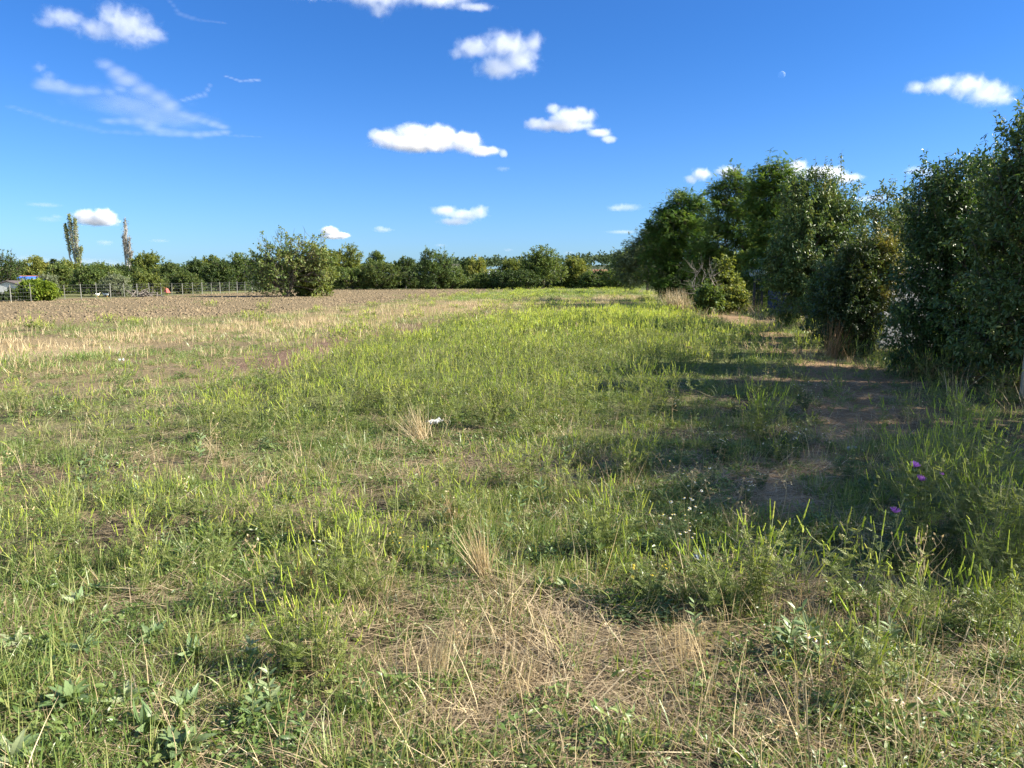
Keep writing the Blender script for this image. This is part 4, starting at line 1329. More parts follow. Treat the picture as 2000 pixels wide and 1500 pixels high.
def ragweed(seed, H, nb, leaf=.055, spikes=True, dens=1.0):
    """upright much branched weed: stem, divided leaves, yellow green spikes"""
    rng = np.random.default_rng(seed)
    st, lf, sp = Geo(), Geo(), Geo()
    main = bend_axis(np.array([0, 0, -.02]), rng.normal(size=3) * [.14, .14, 0] + [0, 0, 1], H, 8, rng, 0)
    axes = [(main, H, 0.0032 + .003 * H, 0.0)]
    for b in range(nb):
        t = .12 + .72 * (b + rng.random()) / nb
        p = np.array([np.interp(t * 7, np.arange(8), main[:, a]) for a in range(3)])
        az = b * 2.4 + rng.normal() * .5
        el = rng.uniform(.55, 1.05)
        L = H * (1 - t) * rng.uniform(.6, .95) + .05
        ax = bend_axis(p, [math.cos(az) * math.cos(el), math.sin(az) * math.cos(el), math.sin(el)], L, 6, rng, .22)
        axes.append((ax, L, .0016 + .0015 * H, t))
        if L > .22:
            for s in range(2):
                t2 = rng.uniform(.35, .75)
                p2 = np.array([np.interp(t2 * 5, np.arange(6), ax[:, a]) for a in range(3)])
                az2 = az + rng.normal() * 1.2
                L2 = L * rng.uniform(.25, .45)
                axes.append((bend_axis(p2, [math.cos(az2) * .5, math.sin(az2) * .5, .85], L2, 5, rng, .2), L2, .0014, t))
    for line, L, r0, t0 in axes:
        k = len(line)
        tube(st, line, np.linspace(r0, r0 * .45, k), 4, 0, rng.uniform(.2, .6))
        m = max(3, int(L / .021 * dens))
        tt = np.sort(rng.uniform(.06 if t0 == 0 else .15, .86, m))
        P = np.stack([np.interp(tt * (k - 1), np.arange(k), line[:, a]) for a in range(3)], -1)
        az = np.arange(m) * 2.2 + rng.normal(size=m) * .5
        hz = P[:, 2] / H
        ld = np.stack([np.cos(az), np.sin(az), rng.uniform(.15, .8, m)], -1)
        sc_ = leaf * (1.15 - .6 * tt) * rng.uniform(.7, 1.2, m) * (1.15 if t0 == 0 else .8)
        place(lf, *PINNATE_RAG, P, frames(ld, np.tile([[0, 0, 1.0]], (m, 1))), sc_, 1, np.clip(.25 + .35 * hz + rng.normal(0, .14, m), 0, 1))
        if spikes:
            SL = min(.085, L * .3) * rng.uniform(.7, 1.2)
            top = line[-1]
            d = nrm(line[-1] - line[-2]) * .6 + np.array([0, 0, .5])
            tl = top + nrm(d) * SL * np.linspace(0, 1, 4)[:, None] + rng.normal(size=3) * .008 * np.linspace(0, 1, 4)[:, None]
            spike_geo(sp, tl, .0025 + .0009 * rng.random(), 2, rng, np.clip(rng.normal(.5, .2), 0, 1))
            for s in range(1 if L > .12 and rng.random() < .7 else 0):
                q = rng.uniform(.72, .95)
                p2 = np.array([np.interp(q * (k - 1), np.arange(k), line[:, a]) for a in range(3)])
                d2 = nrm(d + rng.normal(size=3) * .35)
                spike_geo(sp, p2 + d2 * SL * .7 * np.linspace(0, 1, 4)[:, None], .0022, 2, rng, np.clip(rng.normal(.5, .2), 0, 1))
    return st, lf, sp


def merge(*gs):
    g_ = Geo()
    for q in gs:
        for V, F, m_, t in zip(q.V, q.F, q.M, q.T):
            pass
    off = 0
    out = Geo()
    for q in gs:
        if not q.V:
            continue
        V, F, m_, t = np.concatenate(q.V), np.concatenate(q.F), np.concatenate(q.M), np.concatenate(q.T)
        out.V.append(V)
        out.F.append(F + out.n)
        out.M.append(m_)
        out.T.append(t)
        out.n += len(V)
    return out


RAG_MATS = [M['rag_stem'], M['rag_leaf'], M['rag_spike']]


def tuft(seed, n, rad, lmin, lmax, w, lean=.35, curve=.7, tint=(.45, .2), segs=4, mat=0):
    rng = np.random.default_rng(seed)
    g_ = Geo()
    b = rng.normal(size=(n, 2)) * rad
    base = np.concatenate([b, np.full((n, 1), -.01)], 1)
    az = np.arctan2(b[:, 1], b[:, 0]) + rng.normal(size=n) * .9
    ribbons(g_, base, az, np.abs(rng.normal(size=n)) * lean, rng.uniform(lmin, lmax, n), rng.uniform(.6, 1.2, n) * w, rng.normal(.35, .4, n) * curve * 2, segs, mat,
            np.clip(rng.normal(tint[0], tint[1], n), 0, 1), rng.uniform(0, 6.28, n))
    return g_


def cover_patch(seed, n, rad, leaf, hmax):
    rng = np.random.default_rng(seed)
    g_ = Geo()
    r_ = rad * rng.random(n) ** .6
    a = rng.uniform(0, 6.28, n)
    z = hmax * rng.random(n) * (1 - .6 * r_ / rad) + .008
    P = np.stack([np.cos(a) * r_, np.sin(a) * r_, z], -1)
    d = np.stack([np.cos(a + rng.normal(size=n)), np.sin(a + rng.normal(size=n)), rng.normal(.25, .5, n)], -1)
    place(g_, *LEAF_LANCE, P, frames(d, np.array([[0, 0, 1.0]]) + rng.normal(size=(n, 3)) * .5), leaf * 1.4 * rng.uniform(.6, 1.4, n), 0, np.clip(rng.normal(.42, .2, n), 0, 1))
    m = n // 8
    az = rng.uniform(0, 6.28, m)
    ribbons(g_, np.concatenate([rng.normal(size=(m, 2)) * rad * .2, np.zeros((m, 1))], 1), az, rng.uniform(.9, 1.5, m), rng.uniform(.5, 1, m) * rad, np.full(m, .003), rng.normal(0, .3, m), 4, 0, .6)
    return g_


def straw_patch(seed, n, rad, lmin, lmax, w, align=None):
    rng = np.random.default_rng(seed)
    g_ = Geo()
    r_ = rad * np.sqrt(rng.random(n))
    a = rng.uniform(0, 6.28, n)
    base = np.stack([np.cos(a) * r_, np.sin(a) * r_, rng.random(n) ** 2 * .035 + .006], -1)
    az = rng.uniform(0, 6.28, n) if align is None else rng.normal(align, .45, n) + np.pi * (rng.random(n) < .5)
    ribbons(g_, base, az, rng.normal(1.54, .09, n), rng.uniform(lmin, lmax, n), rng.uniform(.5, 1.3, n) * w, rng.normal(0, .12, n), 3, 0,
            np.clip(rng.normal(.5, .24, n), 0, 1), rng.uniform(0, 6.28, n))
    return g_


def rag_patch(seed, n, rad, h0, h1, w):
    """many simple upright spikes with leafy lower parts, for mid distance"""
    rng = np.random.default_rng(seed)
    g_ = Geo()
    b = rng.uniform(-rad, rad, (n, 2))
    base = np.concatenate([b, np.zeros((n, 1))], 1)
    L = rng.uniform(h0, h1, n)
    az = rng.uniform(0, 6.28, n)
    ribbons(g_, base, az, np.abs(rng.normal(size=n)) * .12, L, np.full(n, w), rng.normal(0, .12, n), 3, 0, np.clip(rng.normal(.5, .2, n), 0, 1), rng.uniform(0, 6.28, n))
    # spikes on top: short bright blades, two per stem
    for k in range(2):
        top = base + np.stack([rng.normal(size=n) * .03, rng.normal(size=n) * .03, L * rng.uniform(.72, .95, n)], -1)
        ribbons(g_, top, rng.uniform(0, 6.28, n), np.abs(rng.normal(size=n)) * .25, rng.uniform(.07, .14, n), np.full(n, w * 1.5), np.zeros(n), 3, 2, np.clip(rng.normal(.5, .2, n), 0, 1), rng.uniform(0, 6.28, n))
    m = n * 7
    q = rng.integers(0, n, m)
    h = rng.uniform(.15, .85, m)
    a = rng.uniform(0, 6.28, m)
    P = base[q] + np.stack([np.cos(a) * .03, np.sin(a) * .03, L[q] * h], -1)
    place(g_, *LEAF_QUAD, P, frames(np.stack([np.cos(a), np.sin(a), rng.uniform(-.1, .9, m)], -1), np.array([[0, 0, 1.0]]) + rng.normal(size=(m, 3)) * .4),
          rng.uniform(.05, .10, m) * (1.1 - .5 * h), 1, np.clip(.25 + .4 * h + rng.normal(0, .15, m), 0, 1))
    return g_


def scatter(name, label, cat, protos, pts, seed, smin, smax, tilt=.12, mats=None, kind='stuff', wts=None, sizes=None):
    """one ground-cover object: copies of a few small plants standing on points"""
    rng = np.random.default_rng(seed)
    pc = bpy.data.collections.new(name + '_kinds')
    for k, (ge, mm) in enumerate(protos):
        o_ = bpy.data.objects.new('%s_kind_%02d' % (name, k), ge.mesh(name, mm))
        pc.objects.link(o_)
    n_ = len(pts)
    me = bpy.data.meshes.new(name)
    z = height(pts[:, 0], pts[:, 1])
    me.vertices.add(n_)
    me.vertices.foreach_set('co', np.stack([pts[:, 0], pts[:, 1], z], -1).astype(np.float32).ravel())
    a = me.attributes.new('pick', 'INT', 'POINT')
    a.data.foreach_set('value', rng.choice(len(protos), n_, p=wts).astype(np.int32))
    a = me.attributes.new('turn', 'FLOAT_VECTOR', 'POINT')
    a.data.foreach_set('vector', np.stack([rng.normal(size=n_) * tilt, rng.normal(size=n_) * tilt, rng.uniform(0, 6.28, n_)], -1).astype(np.float32).ravel())
    a = me.attributes.new('size', 'FLOAT_VECTOR', 'POINT')
    s = rng.uniform(smin, smax, n_) * (1 if sizes is None else sizes)
    a.data.foreach_set('vector', np.stack([s, s, s * rng.uniform(.8, 1.2, n_)], -1).astype(np.float32).ravel())
    o_ = tag(obj(name, me), label, cat, kind=kind)
    ng = bpy.data.node_groups.new(name, 'GeometryNodeTree')
    ng.interface.new_socket('Geometry', in_out='INPUT', socket_type='NodeSocketGeometry')
    ng.interface.new_socket('Geometry', in_out='OUTPUT', socket_type='NodeSocketGeometry')
    N_, L__ = ng.nodes, ng.links
    gi, go = N_.new('NodeGroupInput'), N_.new('NodeGroupOutput')
    ci = N_.new('GeometryNodeCollectionInfo')
    ci.inputs['Collection'].default_value = pc
    ci.inputs['Separate Children'].default_value = True
    ci.inputs['Reset Children'].default_value = True
    ip = N_.new('GeometryNodeInstanceOnPoints')
    ip.inputs['Pick Instance'].default_value = True

    def attr(nm, ty):
        q = N_.new('GeometryNodeInputNamedAttribute')
        q.data_type = ty
        q.inputs['Name'].default_value = nm
        return q.outputs['Attribute']
    L__.new(gi.outputs[0], ip.inputs['Points'])
    L__.new(ci.outputs[0], ip.inputs['Instance'])
    L__.new(attr('pick', 'INT'), ip.inputs['Instance Index'])
    L__.new(attr('turn', 'FLOAT_VECTOR'), ip.inputs['Rotation'])
    L__.new(attr('size', 'FLOAT_VECTOR'), ip.inputs['Scale'])
    L__.new(ip.outputs[0], go.inputs[0])
    md = o_.modifiers.new('scatter', 'NODES')
    md.node_group = ng
    return o_


def sample(rng, rings, dens, weight, half=R(46), wide=True):
    """points over the field: dens per m2 in each ring, thinned by weight(zones, x, y, d)"""
    out = []
    for (r0, r1), dn in zip(zip(rings[:-1], rings[1:]), dens):
        n_ = int(dn * half * (r1 * r1 - r0 * r0))
        if n_ == 0:
            continue
        r_ = np.sqrt(rng.uniform(r0 * r0, r1 * r1, n_))
        a = rng.uniform(-half, half, n_)
        x, y = r_ * np.sin(a), r_ * np.cos(a)
        w = weight(zones(x, y), x, y, r_)
        keep = rng.random(n_) < w
        out.append(np.stack([x, y], -1)[keep])
    if wide:
        # the same cover carried on to both sides of the near ground
        r2 = np.random.default_rng(len(out) + int(rings[0] * 10))
        for (r0, r1), dn in zip(zip(rings[:-1], rings[1:]), dens):
            hw = R(100) if r1 <= 6.5 else R(75) if r1 <= 13 else R(56) if r1 <= 28 else half
            n_ = int(dn * (hw - half) * (r1 * r1 - r0 * r0))
            if n_ <= 0:
                continue
            r_ = np.sqrt(r2.uniform(r0 * r0, r1 * r1, n_))
            a = r2.uniform(half, hw, n_) * np.where(r2.random(n_) < .5, -1, 1)
            x, y = r_ * np.sin(a), r_ * np.cos(a)
            keep = r2.random(n_) < weight(zones(x, y), x, y, r_)
            out.append(np.stack([x, y], -1)[keep])
    return np.concatenate(out)


def edge(x, y):
    """1 inside the open field and the strip in front of the right-hand row, 0 beyond"""
    return ((x < np.interp(y, [2, 11, 25, 45, 71, 110], [6.6, 7.6, 10.2, 13.5, 14.5, 14.5])) & (y < 112)).astype(float)


def left_fence(x, y):
    s = fdir[0] * (y - A_[1]) - fdir[1] * (x - A_[0])
    return (s < 0).astype(float)


RINGS = [1.6, 3, 4.5, 6.5, 9, 13, 19, 28, 42, 65, 112]
rng = np.random.default_rng(1234)


def patch(x, y, s, seed, lo, hi):
    return sstep(lo, hi, fbm(x / s, y / s, seed))


# short green grass
def w_grass(z, x, y, d):
    w = .16 + .8 * patch(x, y, .8, 301, .43, .57)
    w = w * (1 - (1 - .07 * patch(x, y, 4, 305, .5, .6)) * z['plow']) * (1 - .8 * z['bare']) * (1 - .7 * z['path']) * (1 - .4 * z['thatch']) * (1 - .5 * z['thatchb']) * (1 - .55 * z['tan']) * (1 - .9 * z['stubble'])
    w = np.maximum(w * (1 - .45 * z['dull']), z['fargreen'])
    return w * edge(x, y) * left_fence(x, y)


near_g = [(tuft(k, 20, .035, .05, .13, .0045, .5, .8), M['grass']) for k in range(4)] + [(tuft(10 + k, 26, .06, .04, .10, .0038, .7, 1.0, (.35, .2)), M['grass']) for k in range(3)] + [(tuft(30 + k, 22, .05, .06, .16, .0042, .6, .8, (.88, .1)), M['grass']) for k in range(2)]
pts = sample(rng, RINGS[:7], [330, 270, 190, 110, 60, 30], w_grass)
scatter('grass', 'short green grass growing over the near half of the field', 'grass', near_g, pts, 1, .6, 1.5)
far_g = [(tuft(20 + k, 60, .22, .06, .15, .011, .5, .8, (.5, .2), 3), M['grass']) for k in range(4)]
pts = sample(rng, [15, 19, 28, 42, 65, 112], [5, 5, 3.5, 2.6, 2.0], w_grass)
scatter('grass', 'grass cover over the far half of the field', 'grass', far_g, pts, 2, .7, 1.5)


# low leafy ground cover
def w_cover(z, x, y, d):
    w = .16 + .8 * patch(x, y, .8, 331, .43, .57)
    w = w * (1 - .97 * z['plow']) * (1 - .9 * z['bare']) * (1 - .7 * z['path']) * (1 - .7 * z['thatch']) * (1 - .7 * z['tan']) * (1 - z['stubble'])
    return w * edge(x, y) * left_fence(x, y)


near_c = [(cover_patch(40 + k, 110, .10, .017, .06), M['cover']) for k in range(4)] + [(cover_patch(50 + k, 90, .12, .022, .09), M['cover']) for k in range(3)]
pts = sample(rng, RINGS[:8], [95, 80, 58, 36, 20, 12, 6], w_cover)
scatter('ground_cover', 'low creeping leafy weeds between the grass', 'ground cover', near_c, pts, 3, .5, 1.2)


# fallen straw and dead stems
def w_straw(z, x, y, d):
    w = .24 + .45 * patch(x, y, .9, 351, .48, .62)
    w = np.maximum(w, z['path'] * .9)
    w = np.maximum(w, z['thatch'])
    w = np.maximum(w, z['thatchb'] * .8)
    w = np.maximum(w, z['drypatch'] * .75)
    w = np.maximum(w, z['drygrass'] * .6)
    return w * (1 - .9 * z['plow']) * edge(x, y) * left_fence(x, y)


near_s = [(straw_patch(60 + k, 46, .17, .06, .26, .0036, None if k % 2 else .6 * k), M['straw']) for k in range(6)]
pts = sample(rng, RINGS[:7], [95, 78, 55, 34, 17, 8], w_straw)
scatter('straw', 'fallen straw and dead stems lying on the soil', 'straw', near_s, pts, 4, .7, 1.4, .05)


# standing dry grass
def w_dry(z, x, y, d):
    w = .09 + .28 * patch(x, y, 1.6, 371, .48, .62)
    w = np.maximum(w, z['drygrass'] * .55)
    w = np.maximum(w, z['drypatch'] * .5)
    w = np.maximum(w, z['tan'] * (.14 + .38 * patch(x, y, 3, 372, .42, .62)))
    w = np.maximum(w, z['dull'] * (.07 + .18 * patch(x, y, 2, 373, .45, .6)))
    w = np.maximum(w, z['stubble'] * .45)
    w = np.maximum(w, z['thatch'] * .12)
    verge = sstep(0, 1.5, x - np.interp(y, [2, 11, 25, 45], [4.6, 5.6, 8.6, 11.5])) * (y > 6)
    w = np.maximum(w, verge * .6)
    return w * (1 - .96 * z['plow']) * (1 - .5 * z['path']) * edge(x, y) * left_fence(x, y) * (1 - .6 * z['rag'])


near_d = [(tuft(80 + k, 16, .03, .08, .30, .0030, .40, .5, (.5, .22)), M['dry']) for k in range(5)] + [(tuft(90 + k, 24, .06, .06, .16, .003, .7, .6, (.45, .22)), M['dry']) for k in range(3)]
pts = sample(rng, RINGS[:7], [60, 46, 32, 20, 12, 7], w_dry)
scatter('dry_grass', 'tan dry grass standing between the green weeds', 'dry grass', near_d, pts, 5, .7, 1.5)
far_d = [(tuft(100 + k, 46, .22, .10, .24, .010, .45, .5, (.5, .22), 3), M['dry']) for k in range(4)]
pts = sample(rng, [15, 19, 28, 42, 65, 112], [3, 3.5, 3, 2, 1.2], w_dry)
scatter('dry_grass', 'dry stubble and tan grass over the far half of the field', 'dry grass', far_d, pts, 6, .7, 1.4)


# the sea of bright green spiky weeds
def w_rag(z, x, y, d):
    w = .06 + .6 * patch(x, y, 2.0, 391, .5, .62)
    w = np.maximum(w, z['rag'] * (.30 + .70 * patch(x, y, 1.4, 392, .38, .56)))
    w = w * (1 - .75 * z['dull']) * (1 - .85 * z['short']) * (1 - .995 * z['plow']) * (1 - .92 * z['bare']) * (1 - .85 * z['path']) * (1 - z['thatch']) * (1 - .9 * z['thatchb']) * (1 - z['stubble']) * (1 - .55 * z['tan']) * (1 - .8 * z['drygrass']) * (1 - .8 * z['drypatch'])
    return w * edge(x, y) * left_fence(x, y)


mid_r = [(merge(*ragweed(200 + k, .30 + .04 * k, 5, .06, True, .6)), RAG_MATS) for k in range(5)]
pts = sample(rng, [7.5, 9, 13, 19, 28], [13, 12, 9, 4], w_rag)
scatter('ragweed_cover', 'bright green spiky weeds covering the middle of the field', 'weeds', mid_r, pts, 7, .7, 1.35, .1)
far_r = [(rag_patch(220 + k, 16, .35, .14, .34, .012), RAG_MATS) for k in range(4)]
pts = sample(rng, [15, 19, 28, 42, 65, 112], [1.2, 2.2, 2.4, 1.6, 1.0], w_rag)
scatter('ragweed_cover', 'green spiky weeds far out in the field', 'weeds', far_r, pts, 8, .7, 1.2, .06)

# clods of the ploughed strip
import bmesh
clods = []
for k in range(5):
    bm = bmesh.new()
    bmesh.ops.create_icosphere(bm, subdivisions=1, radius=.5)
    r_ = np.random.default_rng(k)
    for v_ in bm.verts:
        v_.co *= r_.uniform(.6, 1.25)
        v_.co.z *= .6
    bmesh.ops.triangulate(bm, faces=bm.faces)
    clods.append((Geo().add([tuple(v_.co) for v_ in bm.verts], [[q.index for q in f_.verts] for f_ in bm.faces]), M['clod']))
    bm.free()
pts = sample(rng, [22, 30, 42, 65, 105], [18, 15, 9, 5], lambda z, x, y, d: z['plow'] * left_fence(x, y) * (.5 + .5 * patch(x, y, 2, 395, .35, .6)))
scatter('soil_clods', 'brown clods of earth over the ploughed strip', 'soil', clods, pts, 9, .04, .20, .6)

# weeds and dry stalks under the right-hand row
def w_verge(z, x, y, d):
    v_ = np.interp(y, [2, 11, 25, 45, 60], [4.9, 5.9, 8.9, 11.8, 12.3])
    return sstep(-.6, .6, x - v_) * (x < v_ + 3.2) * (y > 5.5) * (.35 + .65 * patch(x, y, 1.2, 397, .4, .6))


verge = [(merge(*ragweed(240 + k, .34, 6, .06, k == 0, .7)), [M['rag_stem'], M['leaf_mid'], M['rag_spike']]) for k in range(3)] + \
        [(tuft(250 + k, 30, .06, .2, .6, .0045, .3, .5, (.35, .2)), M['dry']) for k in range(3)]
pts = sample(rng, [5.5, 9, 13, 19, 28, 45, 62], [6, 6, 5, 3.5, 2, 1.2], w_verge)
scatter('verge_weeds', 'rank weeds and dry stalks along the foot of the right-hand bushes', 'weeds', verge, pts, 10, .7, 1.3, .12)

# ------------------------------------------------------------------ single plants one can point at
def plant(name, label, cat, parts, px, py, group=None, rz=0.0, scale=1.0):
    x, y, z = on_ground(px, py)
    t = thing(name, label, cat, (x, y, z), group, rz)
    t.scale = (scale,) * 3
    tl = np.random.default_rng(int(abs(px * 7 + py * 13)) % 99991).normal(size=2) * .10
    t.rotation_euler = (tl[0], tl[1], rz)
    for nm, me in parts:
        obj(nm, me, t)
    return t


def proto_rag(seed, H, nb, leaf, dens=1.0):
    st, lf, sp = ragweed(seed, H, nb, leaf, True, dens)
    ms = []
    for nm, ge in (('stem', st), ('foliage', merge(lf, sp))):
        ms.append((nm, ge.mesh(nm, RAG_MATS)))
    return ms


RAG = [proto_rag(300 + k, .27 + .025 * k, 4 + k % 3, .05, 1.0) for k in range(7)]
RAG_TALL = [proto_rag(320 + k, .66 + .05 * k, 8 + k % 3, .065, .62) for k in range(5)]
rng = np.random.default_rng(99)
CLUMPS = [  # px, py, spread x, spread y, count, size range, tall?, where
    (560, 1300, 100, 30, 7, .8, 1.25, 0, 'big leafy clump left of the straw mat, near the bottom'),
    (600, 1190, 80, 26, 6, .8, 1.1, 0, 'clump just behind the big leafy clump left of centre'),
    (725, 1165, 70, 24, 6, .8, 1.1, 0, 'clump left of the leaning tan grass tuft'),
    (760, 1085, 90, 25, 12, .6, 1.0, 0, 'band behind the leaning tan grass tuft, to its left'),
    (480, 1030, 120, 30, 14, .6, 1.0, 0, 'yellow green band above the bare straw patch at left'),
    (640, 1055, 80, 30, 12, .6, 1.0, 0, 'yellow green band at centre left'),
    (280, 1010, 150, 40, 12, .6, .95, 0, 'loose group at far left, middle height'),
    (80, 1060, 80, 60, 10, .6, .9, 0, 'group at the very left edge of the foreground'),
    (330, 1130, 60, 20, 4, .8, 1.0, 0, 'pair of taller stems above the left straw patch'),
    (890, 1015, 60, 20, 6, .7, 1.0, 0, 'few stems right behind the leaning tan grass tuft'),
    (1010, 955, 110, 25, 12, .8, 1.1, 0, 'band in front of the shadow at the centre'),
    (1180, 1090, 60, 28, 6, .9, 1.2, 0, 'tall clump right of the leaning tan grass tuft'),
    (1150, 930, 110, 25, 10, .9, 1.25, 0, 'stems standing half in tree shade right of centre'),
    (1400, 1205, 70, 26, 4, .8, 1.1, 0, 'sunlit clump beside the grey plastic scrap'),
    (1490, 1195, 25, 12, 4, 1.0, 1.25, 0, 'tall sunlit stems right of the plastic scrap clump'),
    (1640, 1200, 120, 30, 5, .95, 1.3, 0, 'row of spikes in front of the shaded path'),
    (1690, 1385, 30, 15, 3, .9, 1.2, 0, 'tall stems left of the flat tan stone'),
    (1850, 1250, 90, 30, 7, .9, 1.3, 0, 'sunlit spikes below the tall dark clump at right'),
    (1290, 1190, 60, 22, 3, .7, 1.0, 0, 'leafy group right of the straw mat'),
    (1480, 860, 28, 10, 7, 1.1, 1.5, 0, 'isolated sunlit tuft in the shade beside the path'),
    (1835, 1030, 95, 80, 24, .58, .95, 1, 'tall dark clump around the purple thistles at right'),
    (1960, 1160, 60, 40, 8, .5, .75, 1, 'tall dark clump at the right edge'),
]
for (px, py, sx, sy, cnt, s0, s1, tall, where) in CLUMPS:
    for k in range(cnt):
        qx, qy = px + rng.normal() * sx * .6, py + rng.normal() * sy * .6
        kinds = RAG_TALL if tall else RAG
        plant('ragweed_plant', 'ragweed plant in the ' + where, 'weed', kinds[rng.integers(len(kinds))], qx, qy,
              'ragweed plants, ' + where, rng.uniform(0, 6.28), rng.uniform(s0, s1))
pts = sample(rng, [3.2, 4.5, 6.0, 7.6], [2.6, 2.2, 2.0], lambda z, x, y, d: (w_rag(z, x, y, d) * 1.1 + .12) * np.where(x > .3, .45, 1.0), wide=False)
for (x, y) in pts[:190]:
    t = thing('ragweed_plant', ('small ragweed plant scattered in the open left foreground grass' if x < -.5 else 'small ragweed plant scattered in the middle foreground grass' if x < .8 else
                                'small ragweed plant scattered in the shaded right foreground'), 'weed',
              (x, y, float(height(np.array([x]), np.array([y]))[0])), 'scattered ragweed plants, ' + ('left' if x < -.5 else 'middle' if x < .8 else 'right'), rng.uniform(0, 6.28))
    t.scale = (rng.uniform(.5, 1.0),) * 3
    for nm, me in RAG[rng.integers(len(RAG))]:
        obj(nm, me, t)


# white daisies (chamomile)
def daisy_head(rng, c, d, s):
    """petals and yellow dome at c facing d"""
    pe, ce = Geo(), Geo()
    n_ = 12
    a = np.arange(n_) / n_ * 6.283
    B = frames(np.array([d]), np.array([[.3, .9, .1]]))[0]
    X, Y, Z = B[:, 0], B[:, 1], B[:, 2]
    out = np.cos(a)[:, None] * X + np.sin(a)[:, None] * Z
    drp = rng.uniform(-.5, .05)
    place(pe, np.array([(0, 0, 0), (.22, .6, 0), (0, 1, 0), (-.22, .6, 0)], float), np.array([(0, 1, 2), (0, 2, 3)]), c + out * s * .3, frames(out + Y * drp, np.tile(Y, (n_, 1))), np.full(n_, s * .8), 0, rng.random(n_))
    rings = [(0.0, .42), (.22, .36), (.4, .2), (.46, .02)]
    V = np.array([[c + (X * math.cos(q) + Z * math.sin(q)) * r_ * s + Y * h * s for q in np.arange(8) / 8 * 6.283] for h, r_ in rings]).reshape(-1, 3)
    F = []
    for k in range(3):
        for q in range(8):
            u, w = k * 8 + q, k * 8 + (q + 1) % 8
            F += [(u, w, w + 8), (u, w + 8, u + 8)]
    ce.add(V, F)
    return pe, ce


def proto_daisy(seed, H, heads, size=.011):
    rng = np.random.default_rng(seed)
    st, lf = Geo(), Geo()
    hs = []
    for k in range(heads + 2):
        az = rng.uniform(0, 6.28)
        L = H * rng.uniform(.6, 1.1)
        ax = bend_axis(np.array([rng.normal() * .015, rng.normal() * .015, -.01]), [math.cos(az) * .45, math.sin(az) * .45, 1], L, 6, rng, .1)
        tube(st, ax, np.linspace(.0018, .001, 6), 4, 0, .5)
        m = int(L / .012)
        tt = rng.uniform(.05, .85, m)
        P = np.stack([np.interp(tt * 5, np.arange(6), ax[:, a]) for a in range(3)], -1)
        a2 = rng.uniform(0, 6.28, m)
        place(lf, *PINNATE_RAG, P, frames(np.stack([np.cos(a2), np.sin(a2), rng.uniform(.1, .9, m)], -1), np.tile([[0, 0, 1.0]], (m, 1))), .035 * rng.uniform(.6, 1.2, m), 0, np.clip(rng.normal(.45, .2, m), 0, 1))
        if k < heads:
            d = nrm(np.array([rng.normal() * .35, rng.normal() * .35 - .15, 1.0]))
            hs.append(daisy_head(rng, ax[-1], d, size * rng.uniform(.8, 1.2)))
    return [('stem', st.mesh('stem', M['rag_stem'])), ('leaves', lf.mesh('leaves', M['daisy_leaf']))], [(p_.mesh('flower', M['petal']), c_.mesh('flower_centre', M['flower_yellow'])) for p_, c_ in hs]


DAISY = [proto_daisy(400 + k, .20 + .03 * k, 4 + 2 * k, .009) for k in range(3)]
rng = np.random.default_rng(17)
DPOS = [(1522, 872), (1500, 897), (1545, 882), (1575, 872), (1562, 906), (1490, 872), (1535, 912), (1600, 792), (1560, 778), (1612, 772), (1590, 815), (1570, 800), (1292, 797), (1312, 806), (1280, 812),
        (1440, 812), (1572, 682), (1602, 692), (1560, 690), (1332, 1066), (1342, 1046), (1312, 1088), (1325, 1100), (1480, 962), (1650, 938), (1702, 952), (1356, 988), (1450, 988), (1400, 890), (1420, 905), (1620, 880),
        (1880, 1236), (1120, 742), (1105, 735), (640, 1130)]
WHERE = [('in the dense white flowered patch on the shaded grass right of centre', lambda x, y: 1480 <= x <= 1580 and 860 <= y <= 915),
         ('beside the bare shaded path, upper right', lambda x, y: x > 1540 and y < 830),
         ('at the edge of the tree shade, right of the bright green weeds', lambda x, y: y < 830),
         ('left of the grey plastic scrap', lambda x, y: 1300 <= x <= 1350 and y > 1030),
         ('scattered thinly over the shaded right side', lambda x, y: True)]
for (px, py) in DPOS:
    wh = next(w for w, f_ in WHERE if f_(px, py))
    base, heads = DAISY[rng.integers(3)]
    t = plant('daisy_plant', 'white daisy plant ' + wh, 'flower', base, px, py, 'white daisies ' + wh, rng.uniform(0, 6.28), rng.uniform(.8, 1.25))
    for p_, c_ in heads:
        obj('flower_centre', c_, obj('flower', p_, t))
# three large daisies in the sun, each its own picture position
base, _h = proto_daisy(420, .14, 0)
for (px, py, lab) in ((1578, 1241, 'large daisy with yellow centre, leftmost of three in the sunlit grass'), (1591, 1249, 'large daisy with yellow centre, middle of three in the sunlit grass'),
                      (1617, 1254, 'large daisy with yellow centre, rightmost of three in the sunlit grass')):
    q_ = gp(px, py + 40)
    zt = at(px, py, q_[1])
    r_ = np.random.default_rng(px)
    t = thing('daisy_plant', lab, 'flower', (q_[0], q_[1], 0))
    sg = Geo()
    tip = np.array([zt[0] - q_[0], 0, zt[2]])
    tube(sg, [(0, .01, -.01), tip * [1, 1, .5] + [.008, .01, 0], tip], [.0016, .0014, .001], 5, 0, .5)
    obj('stem', sg.mesh('stem', M['rag_stem']), t)
    obj('leaves', base[1][1], t)
    pe, ce = daisy_head(r_, tip, nrm(np.array([.25, -.45, 1.0])), .016)
    obj('flower_centre', ce.mesh('flower_centre', M['flower_yellow']), obj('flower', pe.mesh('flower', M['petal']), t))


